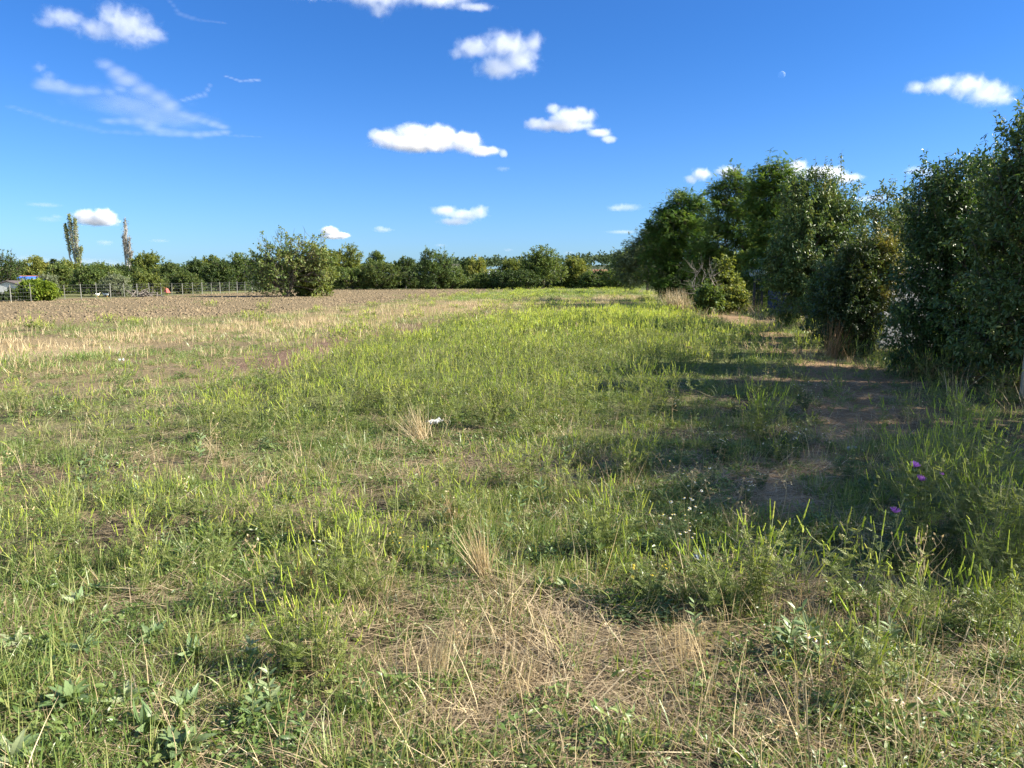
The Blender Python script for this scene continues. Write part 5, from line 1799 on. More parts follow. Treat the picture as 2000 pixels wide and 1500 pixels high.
# purple thistles
def thistle(label, bx, by, heads, seed, grp='purple thistles in the tall weed clump'):
    r_ = np.random.default_rng(seed)
    q_ = gp(bx, by)
    t_ = thing('thistle_plant', label, 'thistle', (q_[0], q_[1], 0), grp)
    st, lf = Geo(), Geo()
    main = None
    for (px, py, sz, open_) in heads:
        tip = at(px, py, q_[1]) - [q_[0], q_[1], 0]
        s = np.linspace(0, 1, 8)[:, None]
        line = tip * s + np.array([r_.normal() * .03, r_.normal() * .03, 0]) * np.sin(s * 3.14)
        line[:, :2] *= s ** .7
        tube(st, line, np.linspace(.006, .003, 8), 5, 0, .4)
        m = 26
        tt = r_.uniform(.05, .88, m)
        P = np.stack([np.interp(tt * 7, np.arange(8), line[:, a]) for a in range(3)], -1)
        az = r_.uniform(0, 6.28, m)
        place(lf, *PINNATE_RAG, P, frames(np.stack([np.cos(az), np.sin(az), r_.uniform(.1, .7, m)], -1), np.tile([[0, 0, 1.0]], (m, 1))), .13 * (1.1 - .7 * tt), 0, r_.random(m))
        d = nrm(np.array([r_.normal() * .15, -.25, 1.0]))
        B = frames(d[None], np.array([[.3, .9, .1]]))[0]
        hd, fl = Geo(), Geo()
        rings = [(-1.2, .25), (-.9, .75), (-.5, .85), (-.1, .6), (0, .5)]
        V = np.array([[tip + (B[:, 0] * math.cos(a) + B[:, 2] * math.sin(a)) * rr_ * sz + B[:, 1] * h * sz for a in np.arange(8) / 8 * 6.283] for h, rr_ in rings]).reshape(-1, 3)
        F = []
        for k in range(4):
            for a in range(8):
                u, w = k * 8 + a, k * 8 + (a + 1) % 8
                F += [(u, w, w + 8), (u, w + 8, u + 8)]
        hd.add(V, F, 0, .3)
        ho = obj('flower_head', hd.mesh('flower_head', M['thistle_leaf']), t_)
        if open_:
            n_ = 90
            a = r_.uniform(0, 6.28, n_)
            sp_ = np.sqrt(r_.random(n_)) * 1.3
            dv = nrm(B[:, 1] + (np.cos(a) * sp_)[:, None] * B[:, 0] + (np.sin(a) * sp_)[:, None] * B[:, 2])
            place(fl, np.array([(-.06, 0, 0), (.06, 0, 0), (.03, 1, 0), (-.03, 1, 0)], float), np.array([(0, 1, 2), (0, 2, 3)]), tip + dv * sz * .2, frames(dv, r_.normal(size=(n_, 3))), sz * 1.25 * r_.uniform(.8, 1.1, n_), 0, r_.random(n_))
            obj('petals', fl.mesh('petals', M['thistle_flower']), ho)
    obj('stem', st.mesh('stem', M['rag_stem']), t_)
    obj('leaves', lf.mesh('leaves', M['thistle_leaf']), t_)


thistle('thistle with two open purple flowers, one above the other', 1792, 1090, [(1785, 913, .027, 1), (1798, 940, .027, 1)], 1)
thistle('thistle with one low purple flower at the left side of the tall clump', 1750, 1120, [(1747, 1002, .025, 1), (1770, 964, .016, 0)], 2)
thistle('thistle with a small pale purple flower right of the two open ones', 1845, 1085, [(1838, 928, .014, 1), (1832, 950, .014, 0)], 3)


# broad leaved rosettes
def proto_rosette(seed, n_, ln, w=1.0):
    r_ = np.random.default_rng(seed)
    g_ = Geo()
    a = np.arange(n_) * 2.4 + r_.normal(size=n_) * .25
    el = r_.uniform(.2, 1.25, n_)
    d = np.stack([np.cos(a) * np.cos(el), np.sin(a) * np.cos(el), np.sin(el)], -1)
    sc_ = np.stack([ln * w * r_.uniform(.8, 1.2, n_), ln * r_.uniform(.45, 1.15, n_), ln * np.ones(n_)], -1)
    place(g_, *LEAF_BROAD, d * .012 + [0, 0, .01], frames(d, np.tile([[0, 0, 1.0]], (n_, 1)) + r_.normal(size=(n_, 3)) * .5), sc_, 0, np.clip(r_.normal(.45, .28, n_), 0, 1))
    return g_.mesh('rosette_plant', M['rosette'], False)


ROS = [proto_rosette(500 + k, 15 + 3 * k, .080 + .006 * k, .62 + .08 * k) for k in range(4)]
ROSP = [(165, 1275, 1.0, 'pale broad leaved plant, upper left of the group at bottom left'), (380, 1285, 1.05, 'pale broad leaved plant on bare soil, right of the group at bottom left'),
        (300, 1250, .8, 'small pale broad leaved plant between two larger ones, bottom left'), (130, 1385, 1.05, 'broad leaved plant with upright green leaves at left of the grey scrap'),
        (250, 1372, .95, 'broad leaved plant with a yellowing leaf right of the grey scrap'), (290, 1425, 1.25, 'largest pale broad leaved plant at the bottom left'),
        (365, 1385, .85, 'small bluish broad leaved plant right of the largest one'), (355, 1470, 1.1, 'broad leaved plant at the bottom beside a thin dry stem'), (25, 1490, 1.3, 'big smooth leaved plant cut by the bottom left corner'),
        (190, 1410, .7, 'tiny yellow green broad leaved plant below the upright one'), (150, 1185, .9, 'broad leaved plant with pale leaves, left, farther back'), (195, 1160, .7, 'small broad leaved plant behind the farther pale one at left'),
        (30, 1260, .9, 'leafy green plant at the left edge'), (1055, 1158, .95, 'flat pale leaved plant on the straw, left of a pair'), (1108, 1160, .85, 'flat pale leaved plant on the straw, right of a pair')]
for k, (px, py, s, lab) in enumerate(ROSP):
    x, y, z = on_ground(px, py)
    o_ = tag(obj('rosette_plant', ROS[k % 4], None, (x, y, z)), lab, 'plant', 'broad leaved rosette plants in the grass')
    o_.scale = (s * .98,) * 3
    o_.location.z += .015
    o_.rotation_euler = (0, 0, k * 1.7)
x, y, z = on_ground(1255, 1205)
r_ = np.random.default_rng(3)
g_ = Geo()
a = np.arange(14) * 2.4
d = np.stack([np.cos(a), np.sin(a), r_.uniform(.1, .6, 14)], -1)
place(g_, *PINNATE_RAG, np.tile([[0, 0, .02]], (14, 1)), frames(d, np.tile([[0, 0, 1.0]], (14, 1))), r_.uniform(.13, .2, 14), 0, r_.random(14) * .5)
tag(obj('rosette_plant', g_.mesh('rosette_plant', M['thistle_leaf']), None, (x, y, z)), 'dark green jagged leaved rosette at the right edge of the straw mat', 'plant')


# single dry tufts and dead stalks
def dry_tuft(label, px, py, h0, h1, n_, rad, lean_x, seed, mat='dry', w=.003, spread=.25):
    r_ = np.random.default_rng(seed)
    g_ = Geo()
    b = r_.normal(size=(n_, 2)) * rad
    az = np.where(r_.random(n_) < .7, np.pi if lean_x < 0 else 0.0, r_.uniform(0, 6.28, n_)) + r_.normal(size=n_) * .5
    ribbons(g_, np.concatenate([b, np.full((n_, 1), -.01)], 1), az, np.abs(r_.normal(abs(lean_x), spread, n_)), r_.uniform(h0, h1, n_), r_.uniform(.6, 1.3, n_) * w, r_.normal(.1, .15, n_), 4, 0,
            np.clip(r_.normal(.55, .2, n_), 0, 1), r_.uniform(0, 6.28, n_))
    x_, y_, z_ = on_ground(px, py)
    return tag(obj('dry_grass_tuft', g_.mesh('dry_grass_tuft', M[mat]), None, (x_, y_, z_)), label, 'grass tuft')


dry_tuft('stiff tan grass tuft leaning left at the centre of the foreground', 948, 1135, .18, .40, 130, .022, -.28, 1, 'dry', .0034, .18)
dry_tuft('reddish dead grass tuft behind the leaning tan one', 885, 1020, .12, .25, 50, .03, -.2, 2, 'dry_red', .003)
dry_tuft('pale fan shaped dry tuft beside the white paper scrap', 822, 862, .25, .45, 160, .05, -.3, 3, 'dry', .0045, .4)
dry_tuft('reddish brown thin dry tuft left of centre', 590, 1165, .15, .32, 60, .04, .05, 4, 'dry_red', .0026, .3)
dry_tuft('upright dry tuft left of the straw mat near the bottom', 850, 1310, .12, .30, 90, .05, .0, 5, 'dry', .0028, .35)
dry_tuft('dry tan tuft at the front of the straw mat', 1010, 1330, .08, .2, 70, .06, .1, 6, 'dry', .0028, .5)
dry_tuft('thin reddish dry tuft among bushes beside the path', 1625, 700, .5, .9, 120, .12, .05, 7, 'dry_red', .006, .3)
dry_tuft('drooping pale dry tuft under the broad dark bush', 1790, 735, .4, .8, 110, .08, -.5, 8, 'dry', .005, .3)
dry_tuft('big tan dry tuft at the left end of the shrubs before the locust trees', 1325, 610, .6, 1.25, 420, .30, -.1, 9, 'dry', .018, .4)
dry_tuft('tan dry tuft right of the big one, below the bare dead bush', 1365, 612, .4, .8, 260, .35, .1, 10, 'dry', .018, .5)
dry_tuft('tan reed clump standing in the gap of the far tree line', 915, 561, .8, 2.0, 220, .8, .0, 11, 'dry', .06, .2)
dry_tuft('small pale reed clump right of the taller reed clump far away', 940, 561, .6, 1.4, 160, .7, .0, 12, 'dry', .06, .2)
dry_tuft('short cut tan stalks left of the three large daisies', 1605, 1225, .06, .13, 30, .02, .0, 13, 'dry', .004, .12)
dry_tuft('tan dry tuft under the plain dry grass, bottom middle', 1340, 1290, .1, .24, 90, .07, -.1, 14, 'dry', .0028, .45)
dry_tuft('wispy dry tuft in the bare patch above the straw mat', 1080, 1010, .08, .2, 60, .08, .2, 15, 'dry', .0026, .5)


def dead_stalk(label, px, py, H, nb, seed, mat='dry', r0=.003):
    r_ = np.random.default_rng(seed)
    x_, y_, z_ = on_ground(px, py)
    t_ = thing('dead_stalk', label, 'weed', (x_, y_, z_))
    st, hd = Geo(), Geo()
    main = bend_axis(np.array([0, 0, -.02]), [r_.normal() * .2, r_.normal() * .1, 1], H, 8, r_, 0)
    tube(st, main, np.linspace(r0, r0 * .5, 8), 5, 0, .5)
    for k in range(nb):
        t = .35 + .6 * k / nb
        p_ = np.array([np.interp(t * 7, np.arange(8), main[:, a]) for a in range(3)])
        az = k * 2.4
        L = H * (1.05 - t) * r_.uniform(.5, .9)
        ax = bend_axis(p_, [math.cos(az) * .8, math.sin(az) * .8, .7], L, 5, r_, .3)
        tube(st, ax, np.linspace(r0 * .55, r0 * .3, 5), 4, 0, .5)
        for q in range(5):
            p2 = ax[r_.integers(1, 5)]
            e = p2 + nrm(r_.normal(size=3) + [0, 0, 1.2]) * L * .3
            tube(st, [p2, e], [r0 * .3, r0 * .2], 3, 0, .6)
            place(hd, *LEAF_QUAD, np.array([e]), frames(nrm(e - p2)[None], r_.normal(size=(1, 3))), np.array([.016]), 0, .4)
    obj('stem', st.mesh('stem', M[mat]), t_)
    obj('seed_heads', hd.mesh('seed_heads', M[mat]), t_)


dead_stalk('tan much branched dead weed in front of the tall dark clump', 1778, 1205, .44, 9, 1, 'dry', .0035)
dead_stalk('thin pale dead stalk in the shade right of centre', 1345, 1010, .34, 6, 2, 'dry', .0022)
dead_stalk('thin leaning dead stalk above the grey plastic scrap', 1415, 1085, .36, 5, 3, 'dry', .0022)
dead_stalk('tall thin dry stalk crossing the pale broad leaved plants', 335, 1500, .34, 2, 4, 'dry', .002)
dead_stalk('thin dead stalk at the left side of the leaning tan tuft', 755, 1185, .36, 5, 5, 'dry', .0022)
dead_stalk('slender pale dead stalk left of centre near the bottom', 650, 1320, .36, 4, 6, 'dry', .002)

# ------------------------------------------------------------------ clouds and moon
def cloud_mat(name, puffs, dens, scale, erode, lo, hi, stretch=(1, 1, 1), aniso=0.15, smooth=.25):
    """vapour thick inside the puffs (centre, radii), eaten away by noise towards their rims"""
    m, n, l = new_mat(name)
    tc = n.new('ShaderNodeTexCoord')
    last = None
    for c, r_ in puffs:
        a = n.new('ShaderNodeVectorMath')
        a.operation = 'SUBTRACT'
        a.inputs[1].default_value = c
        l.new(tc.outputs['Object'], a.inputs[0])
        b_ = n.new('ShaderNodeVectorMath')
        b_.operation = 'MULTIPLY'
        b_.inputs[1].default_value = [1 / q for q in r_]
        l.new(a.outputs[0], b_.inputs[0])
        d = n.new('ShaderNodeVectorMath')
        d.operation = 'LENGTH'
        l.new(b_.outputs[0], d.inputs[0])
        f = n.new('ShaderNodeMath')
        f.operation = 'SUBTRACT'
        f.inputs[0].default_value = 1
        l.new(d.outputs['Value'], f.inputs[1])
        if last is None:
            last = f.outputs[0]
        else:
            x = n.new('ShaderNodeMath')
            x.operation = 'SMOOTH_MAX'
            x.inputs[2].default_value = smooth
            l.new(last, x.inputs[0])
            l.new(f.outputs[0], x.inputs[1])
            last = x.outputs[0]
    mp = n.new('ShaderNodeMapping')
    mp.inputs['Scale'].default_value = stretch
    l.new(tc.outputs['Object'], mp.inputs[0])
    nz = n.new('ShaderNodeTexNoise')
    nz.inputs['Scale'].default_value = scale
    nz.inputs['Detail'].default_value = 7
    nz.inputs['Roughness'].default_value = .6
    nz.inputs['Distortion'].default_value = .6
    l.new(mp.outputs[0], nz.inputs['Vector'])
    e = n.new('ShaderNodeMath')
    e.operation = 'MULTIPLY_ADD'
    e.inputs[1].default_value = erode
    l.new(nz.outputs['Fac'], e.inputs[0])
    l.new(last, e.inputs[2])
    mr = n.new('ShaderNodeMapRange')
    mr.interpolation_type = 'SMOOTHSTEP'
    mr.inputs['From Min'].default_value = lo + erode * .5
    mr.inputs['From Max'].default_value = hi + erode * .5
    mr.inputs['To Max'].default_value = dens
    l.new(e.outputs[0], mr.inputs['Value'])
    v = n.new('ShaderNodeVolumePrincipled')
    v.inputs['Color'].default_value = (.90, .90, .91, 1)
    v.inputs['Anisotropy'].default_value = aniso
    l.new(mr.outputs[0], v.inputs['Density'])
    o_ = n.new('ShaderNodeOutputMaterial')
    l.new(v.outputs[0], o_.inputs['Volume'])
    return m


def cloud(label, blobs, dist, thick=1.0, soft=.5, erode=1.1, seed=1, depth=.5, nscale=1.5, stretch=(1, 1, 1)):
    """puffs given as photo ellipses (px, py, rx, ry), at real distance and size, filled with scattering droplets"""
    r_ = np.random.default_rng(seed)
    mcx, mcy = np.mean([b_[0] for b_ in blobs]), np.mean([b_[1] for b_ in blobs])
    c = at(mcx, mcy, dist)
    k_ = np.linalg.norm(c) / FPX
    right = nrm(np.cross(c, [0, 0, 1.0]))
    upv = nrm(np.cross(right, c))
    fw = nrm(c)
    W = (max(b_[0] + b_[2] for b_ in blobs) - min(b_[0] - b_[2] for b_ in blobs))
    H_ = (max(b_[1] + b_[3] for b_ in blobs) - min(b_[1] - b_[3] for b_ in blobs))
    u = H_ / 2
    off = r_.uniform(-50, 50, 3)
    bm = bmesh.new()
    puffs = []
    for q_ in blobs:
        px, py, rx, ry = q_[:4]
        rd = q_[4] if len(q_) > 4 else max(ry, min(rx, W * depth * .5) * .8)
        cc_ = (np.array([px - mcx, r_.normal() * rd * .25, -(py - mcy)])) / u
        rr_ = np.array([rx, rd, ry]) * 1.02 / u
        puffs.append((tuple(cc_), tuple(rr_)))
        bmesh.ops.create_icosphere(bm, subdivisions=2, radius=1, matrix=Matrix.Translation(cc_) @ Matrix.Diagonal((*(rr_ * 1.22), 1)))
    me = bpy.data.meshes.new('cloud')
    bm.to_mesh(me)
    bm.free()
    o_ = bpy.data.objects.new('cloud_form', me)
    COL.objects.link(o_)
    rm = o_.modifiers.new('r', 'REMESH')
    rm.mode = 'VOXEL'
    rm.voxel_size = max(.11, W / u / 90)
    dg = bpy.context.evaluated_depsgraph_get()
    me2 = bpy.data.meshes.new_from_object(o_.evaluated_get(dg))
    bpy.data.objects.remove(o_)
    me2.materials.clear()
    s_ = k_ * u
    me2.materials.append(cloud_mat('cloud_vapour', puffs, 5.0 * thick / s_, nscale, erode, .02, .02 + soft, stretch))
    me2.name = 'cloud'
    o_ = obj('cloud', me2, None, c)
    Rm = Matrix((right.tolist(), fw.tolist(), upv.tolist())).transposed()
    o_.rotation_euler = Rm.to_euler()
    o_.scale = (s_,) * 3
    return tag(o_, label, 'cloud', 'small white clouds in the blue sky')


cloud('grey white ragged cloud, largest at the top left of the sky', [(235, 45, 52, 34), (215, 30, 28, 24), (265, 50, 30, 22), (190, 55, 40, 20), (145, 45, 38, 18), (120, 55, 18, 10)], 3200, 0.13, 0.9, 2.05, 1, nscale=2.42)
cloud('small slanting wisp of cloud at the far left', [(85, 138, 14, 9), (97, 148, 14, 9), (110, 157, 12, 7)], 4000, 0.05, 1.0, 2.05, 2, nscale=2.20)
cloud('long ragged cloud cut by the top edge of the sky', [(620, -12, 75, 20), (740, -10, 80, 26), (745, 14, 22, 20), (840, -8, 70, 18), (910, 4, 40, 9)], 3000, 0.14, 0.9, 1.95, 3, nscale=2.42)
cloud('broad grey white cloud high over the middle of the field', [(930, 95, 40, 22), (985, 90, 55, 28), (1010, 115, 42, 30), (975, 128, 50, 24), (1035, 85, 22, 20), (900, 105, 18, 12)], 3500, 0.19, 0.8, 1.8499999999999999, 4, nscale=2.20)
cloud('long flat based bright white cloud, biggest over the far tree line', [(760, 272, 36, 18), (810, 264, 38, 24), (860, 268, 42, 25), (905, 276, 38, 22), (825, 282, 90, 17), (940, 293, 35, 11), (978, 297, 10, 9)], 5200, 0.36, 0.6, 1.4, 5, nscale=1.87)
cloud('bright white cloud with two humps right of centre', [(1082, 215, 16, 12), (1110, 232, 38, 22), (1135, 228, 28, 20), (1050, 240, 24, 12), (1100, 245, 70, 13), (1170, 258, 26, 10), (1185, 270, 18, 8)], 4800, 0.30, 0.65, 1.5, 6, nscale=1.87)
cloud('soft white cloud alone at the upper right above the bushes', [(1850, 165, 34, 17), (1885, 170, 38, 22), (1915, 185, 38, 22), (1815, 165, 22, 12), (1940, 195, 18, 14)], 4500, 0.17, 0.85, 1.8499999999999999, 7, nscale=2.20)
cloud('small bright cloud right behind the leafy poplar', [(175, 425, 26, 15), (200, 423, 22, 16), (190, 432, 40, 9)], 9000, 0.42, 0.55, 1.05, 8, nscale=1.65)
cloud('small pale pinkish cloud streak left of the leafy poplar', [(85, 400, 32, 5)], 10000, 0.02, 1.0, 1.3499999999999999, 9, nscale=1.65)
cloud('low faint streak beneath the pinkish one at left', [(98, 428, 26, 6), (108, 424, 12, 6)], 10000, 0.028, 1.0, 1.3499999999999999, 10, nscale=1.65)
cloud('small bright wedge shaped cloud above the tall yellow green tree', [(645, 452, 20, 11), (665, 460, 20, 7), (650, 462, 28, 6)], 9500, 0.5, 0.6, 1.15, 11, nscale=1.65)
cloud('tiny dull cloud right of the wedge shaped one', [(748, 449, 22, 6), (742, 446, 12, 6)], 10000, 0.07, 0.9, 1.3499999999999999, 12, nscale=1.65)
cloud('greyish cloud with one bright end above the twiggy tree', [(870, 412, 30, 12), (905, 420, 46, 13), (935, 414, 22, 15), (890, 432, 40, 9)], 8000, 0.17, 0.75, 1.5499999999999998, 13, nscale=1.87)
cloud('small flat pinkish cloud above the left end of the locust row', [(1220, 405, 38, 9), (1205, 407, 20, 7)], 8500, 0.04, 0.9, 1.45, 14, nscale=1.65)
cloud('white puff just left of the largest locust tree top', [(1368, 341, 22, 15), (1350, 350, 15, 10)], 7000, 0.2, 0.75, 1.45, 15, nscale=1.65)
cloud('white puff peeping behind the largest locust tree', [(1420, 336, 25, 14)], 7000, 0.2, 0.75, 1.45, 16, nscale=1.65)
cloud('broad white cloud behind the glossy tree with upright shoots', [(1560, 328, 26, 16), (1540, 338, 42, 16), (1600, 340, 50, 16), (1640, 350, 30, 10)], 7000, 0.25, 0.75, 1.5499999999999998, 17, nscale=1.76)
cloud('pale cloud low behind the olive leafy tree', [(1785, 337, 28, 10), (1805, 342, 22, 9), (1720, 380, 40, 8)], 8000, 0.09, 0.85, 1.5499999999999998, 18, nscale=1.65)
cloud('tiny faint cloud under the long flat based one', [(982, 330, 16, 6)], 7000, 0.03, 1.0, 1.5499999999999998, 19, nscale=1.65)
cloud('tiny grey cloud low between the two poplars', [(205, 474, 16, 6)], 11000, 0.05, 0.9, 1.45, 20, nscale=1.65)
cloud('tiny grey streak right of the bare poplar', [(312, 470, 20, 4)], 11000, 0.02, 1.0, 1.45, 21, nscale=1.65)
cloud('thin faint streak low left of the locust row', [(1215, 453, 36, 5)], 11000, 0.025, 1.0, 1.45, 22, nscale=1.65)
cloud('tiny faint cloud over the big round far tree', [(1110, 494, 14, 4), (993, 488, 12, 4)], 12000, 0.02, 1.0, 1.45, 23, nscale=1.65)
cloud('tiny grey streak over the twiggy tree', [(860, 479, 14, 4)], 12000, 0.025, 1.0, 1.45, 24, nscale=1.65)
cloud('pale bank of cloud low on the horizon at left', [(150, 512, 95, 9), (80, 508, 40, 9), (210, 516, 40, 7)], 13000, 0.014, 1.0, 1.15, 25, nscale=1.32)


def wisp(label, strands, dist, thick, seed, nscale=1.6, stretch=(.5, 1, 1.3), fill=()):
    """thin high ice cloud: strands of vapour along drawn lines of (px, py, halfwidth)"""
    bl = list(fill)
    for pts_ in strands:
        for (a, b_) in zip(pts_[:-1], pts_[1:]):
            ln = math.hypot(b_[0] - a[0], b_[1] - a[1])
            n_ = max(2, int(ln / (1.6 * (a[2] + b_[2]) / 2 + 2)))
            n_ = min(n_, 6)
            for t in np.linspace(0, 1, n_ + 1)[:-1]:
                w_ = a[2] * (1 - t) + b_[2] * t
                bl.append((a[0] + (b_[0] - a[0]) * t, a[1] + (b_[1] - a[1]) * t, abs(b_[0] - a[0]) / n_ * .75 + w_, w_ + abs(b_[1] - a[1]) / n_ * .35))
    return cloud(label, bl, dist, thick, 1.1, 1.25, seed, .10, nscale, stretch)


wisp('large feathery white wisp of high cloud at the upper left', [[(236, 150, 10), (265, 172, 14), (310, 195, 14), (350, 220, 12), (425, 237, 4)], [(150, 188, 14), (190, 194, 13), (240, 192, 9), (270, 180, 8)],
      [(235, 238, 8), (280, 234, 10), (315, 248, 11), (370, 250, 10), (428, 240, 4)], [(350, 195, 4), (385, 182, 5), (398, 160, 3)]], 9000, .25, 31, 2.2, stretch=(.45, 1, 1.1), fill=[(270, 208, 115, 34, 10), (330, 228, 90, 26, 9)])
wisp('long thin curved streak under the feathery wisp', [[(92, 233, 4), (150, 248, 6), (220, 260, 6), (320, 258, 6), (400, 252, 4), (480, 250, 2)]], 9000, .02, 32, 1.3)
wisp('thin hooked wisp of cloud at the top left', [[(338, 8, 2), (358, 30, 4), (385, 36, 4), (432, 36, 2)]], 9000, .05, 33, 1.3)
wisp('tiny pale wisp in the open blue left of centre', [[(448, 152, 2), (470, 158, 3), (505, 153, 4)]], 9000, .06, 34, 1.3)

mp_ = at(1527, 146, 22000)
bm = bmesh.new()
bmesh.ops.create_uvsphere(bm, u_segments=48, v_segments=24, radius=1)
vd = Vector(nrm(mp_).tolist())
bmesh.ops.delete(bm, geom=[f_ for f_ in bm.faces if f_.calc_center_median().dot(vd) > .05], context='FACES')
me = bpy.data.meshes.new('moon')
bm.to_mesh(me)
bm.free()
mm, n, l = new_mat('moon_rock')
tb = n.new('ShaderNodeBsdfTransparent')
df = n.new('ShaderNodeBsdfDiffuse')
tc = n.new('ShaderNodeTexCoord')
nz = n.new('ShaderNodeTexNoise')
nz.inputs['Scale'].default_value = 2.2
l.new(tc.outputs['Object'], nz.inputs['Vector'])
r = ramp(n, [(0.35, (.05, .05, .05)), (0.65, (.11, .11, .11))])
l.new(nz.outputs['Fac'], r.inputs[0])
l.new(r.outputs[0], df.inputs['Color'])
ad = n.new('ShaderNodeAddShader')
l.new(tb.outputs[0], ad.inputs[0])
l.new(df.outputs[0], ad.inputs[1])
o = n.new('ShaderNodeOutputMaterial')
l.new(ad.outputs[0], o.inputs['Surface'])
me.materials.append(mm)
for p_ in me.polygons:
    p_.use_smooth = True
o = obj('moon', me, None, mp_)
o.scale = (6.3 / FPX * 22600,) * 3
tag(o, 'pale daytime half moon in the blue sky at the right', 'moon')


# ------------------------------------------------------------------ more kinds of weeds between the rest
def lance_weed(seed, H):
    r_ = np.random.default_rng(seed)
    st, lf = Geo(), Geo()
    main = bend_axis(np.array([0, 0, -.02]), r_.normal(size=3) * [.12, .12, 0] + [0, 0, 1], H, 8, r_, 0)
    tube(st, main, np.linspace(.0032, .0014, 8), 5, 0, .4)
    m = int(H / .014)
    tt = np.sort(r_.uniform(.1, 1.0, m))
    P = np.stack([np.interp(tt * 7, np.arange(8), main[:, a]) for a in range(3)], -1)
    az = np.arange(m) * 2.4 + r_.normal(size=m) * .3
    d = np.stack([np.cos(az), np.sin(az), r_.uniform(.1, .9, m) + tt * .6], -1)
    place(lf, *LEAF_LANCE, P, frames(d, np.tile([[0, 0, 1.0]], (m, 1)) + r_.normal(size=(m, 3)) * .2), .075 * (1.1 - .55 * tt) * r_.uniform(.7, 1.2, m), 1, np.clip(r_.normal(.55, .2, m), 0, 1))
    return st, lf


def seed_stalk(seed, H):
    """dead flowering stalk with a few side stems and seed tips"""
    r_ = np.random.default_rng(seed)
    g_ = Geo()
    main = bend_axis(np.array([0, 0, -.02]), r_.normal(size=3) * [.3, .3, 0] + [0, 0, 1], H, 8, r_, -.1)
    tube(g_, main, np.linspace(.0022, .0010, 8), 4, 0, .5)
    for k in range(7):
        t = r_.uniform(.4, .98)
        p_ = np.array([np.interp(t * 7, np.arange(8), main[:, a]) for a in range(3)])
        e = p_ + nrm(r_.normal(size=3) + [0, 0, 1.0]) * H * r_.uniform(.08, .22)
        tube(g_, [p_, (p_ + e) / 2 + r_.normal(size=3) * .004, e], [.0011, .0009, .0007], 3, 0, .5)
        place(g_, *LEAF_QUAD, np.tile(e, (3, 1)), frames(r_.normal(size=(3, 3)) + [0, 0, 1], r_.normal(size=(3, 3))), r_.uniform(.010, .018, 3), 0, r_.random(3))
    return g_


LW = [[('stem', a_.mesh('stem', [M['rag_stem'], M['cover']])), ('leaves', b_.mesh('leaves', [M['rag_stem'], M['rosette']]))] for a_, b_ in (lance_weed(600 + k, .18 + .035 * k) for k in range(4))]
rng = np.random.default_rng(606)
for (px, py, sx, sy, cnt, where) in [(290, 1090, 40, 12, 3, 'on the bare straw patch at left'), (210, 960, 90, 25, 7, 'in the yellow green weeds at far left'), (1040, 1040, 90, 30, 5, 'right of the leaning tan tuft'),
                                      (1560, 1300, 130, 30, 6, 'around the three large daisies'), (1750, 1330, 90, 30, 5, 'behind the flat tan stone'), (640, 1400, 150, 50, 6, 'at the bottom, left of the middle'),
                                      (480, 900, 120, 25, 7, 'before the bright green band at left of centre'), (1310, 930, 120, 25, 6, 'among the white daisies in the shade')]:
    for k in range(cnt):
        plant('leafy_weed', 'upright weed with narrow pale leaves ' + where, 'weed', LW[rng.integers(4)], px + rng.normal() * sx, py + rng.normal() * sy, 'narrow leaved weeds ' + where, rng.uniform(0, 6.28), rng.uniform(.7, 1.2))

ydaisy = []
for k in range(2):
    b_, h_ = proto_daisy(640 + k, .20, 7, .008)
    ydaisy.append((b_, [(p_.data if hasattr(p_, 'data') else p_, c_) for p_, c_ in h_]))
M['petal_yellow'] = leaf_mat('petal_yellow', [(.55, .42, .06), (.70, .58, .10)], .3, .5, .2, .1, (1, 1, .8))
for b_, h_ in ydaisy:
    for p_, c_ in h_:
        p_.materials[0] = M['petal_yellow']
for k, (px, py, lab) in enumerate([(800, 1110, 'weed with small yellow flowers left of the leaning tan grass tuft'), (835, 1120, 'weed with small yellow flowers next to the leaning tan grass tuft'),
                                   (765, 1085, 'weed with small yellow flowers farther left of the leaning tan tuft'), (1262, 1180, 'weed with small yellow flowers beside the white daisies at the shade edge')]):
    b_, h_ = ydaisy[k % 2]
    t = plant('yellow_flower_plant', lab, 'flower', b_, px, py, None, k * 2.0, 1.0)
    for p_, c_ in h_:
        obj('flower_centre', c_, obj('flower', p_, t))

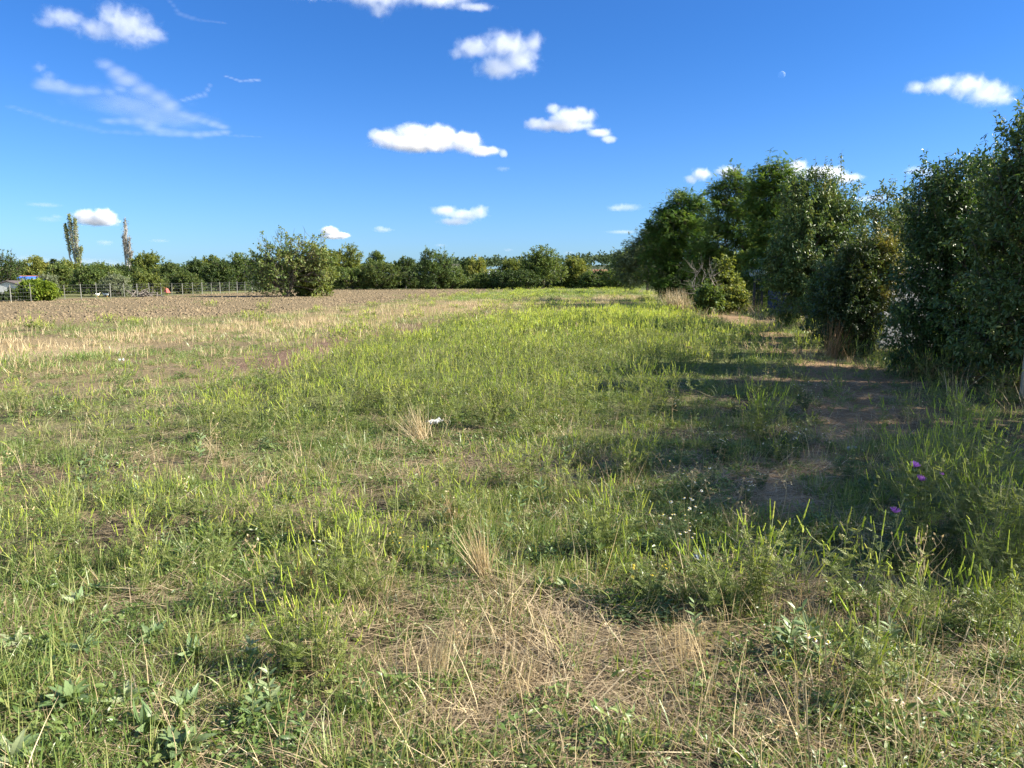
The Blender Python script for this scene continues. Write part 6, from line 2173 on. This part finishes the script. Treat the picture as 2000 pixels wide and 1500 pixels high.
pts = sample(rng, [2.4, 3, 4.5, 6.5, 9, 13, 19], [3, 3, 2.5, 2.2, 1.5, 1], lambda z, x, y, d: (.2 + .8 * patch(x, y, 1.3, 611, .45, .62)) * (1 - z['plow']) * edge(x, y))
scatter('dead_stalks', 'thin dead flowering stalks standing all over the near field', 'weeds', [(seed_stalk(620 + k, .2 + .05 * k), M['dry']) for k in range(5)], pts, 12, .7, 1.3, .25)
pts = sample(rng, [2.4, 3, 4.5, 6.5, 9, 13, 19], [14, 13, 11, 9, 5, 2.5], lambda z, x, y, d: (.1 + .9 * patch(x, y, 1.0, 613, .5, .64)) * (1 - z['plow']) * (1 - .8 * z['path']) * (1 - .9 * z['thatch']) * edge(x, y))
scatter('leafy_cover', 'low narrow leaved weeds mixed into the near grass', 'weeds', [(merge(*lance_weed(630 + k, .08 + .03 * k)), [M['rag_stem'], M['cover']]) for k in range(4)], pts, 13, .7, 1.2, .2)


# thick matted straw lying one way on the two bare mats
mats_ = [(straw_patch(660 + k, 44, .20, .10, .30, .0052, R(30)), M['straw']) for k in range(4)] + [(straw_patch(670 + k, 30, .2, .1, .3, .0048), M['straw']) for k in range(2)]
pts = sample(rng, [2.4, 3, 4.5, 6.5, 9, 13], [60, 48, 34, 22, 12], lambda z, x, y, d: np.maximum(z['thatch'], z['thatchb'] * .5) * .5 + z['path'] * .35 + .01)
scatter('straw_mat', 'thick matted straw lying flattened on the bare patches', 'straw', mats_, pts, 14, .8, 1.3, .06)


# undergrowth closing the foot of the far tree line and of the trees behind the fence
ug = []
for k in range(4):
    r_ = np.random.default_rng(700 + k)
    g_ = Geo()
    n_ = 420
    d = nrm(r_.normal(size=(n_, 3)))
    P = d * (r_.random(n_) ** .4)[:, None] * [1.1, .9, .62] + [0, 0, .45]
    P = P[P[:, 2] > .02]
    n_ = len(P)
    place(g_, *LEAF_QUAD, P, frames(r_.normal(size=(n_, 3)) + [0, 0, .3], r_.normal(size=(n_, 3))), r_.uniform(.12, .24, n_), 0, np.clip(r_.normal(.4, .18, n_), 0, 1))
    ug.append((g_, M[('leaf_dark', 'leaf_mid', 'leaf_brown', 'leaf_dark')[k]]))
rng = np.random.default_rng(71)
n_ = 260
ux = rng.uniform(-34, 18, n_)
pts = np.stack([ux, rng.uniform(107, 116, n_)], -1)
n_ = 110
t_ = rng.uniform(-.25, 1.05, n_)
back = A_ + (B_ - A_) * t_[:, None] + np.stack([-fdir[1], fdir[0]], -1) * rng.uniform(9, 20, n_)[:, None]
pts = np.concatenate([pts, back])
scatter('undergrowth', 'low tangled green undergrowth at the foot of the far trees', 'undergrowth', ug, pts, 15, .7, 1.7, .05)
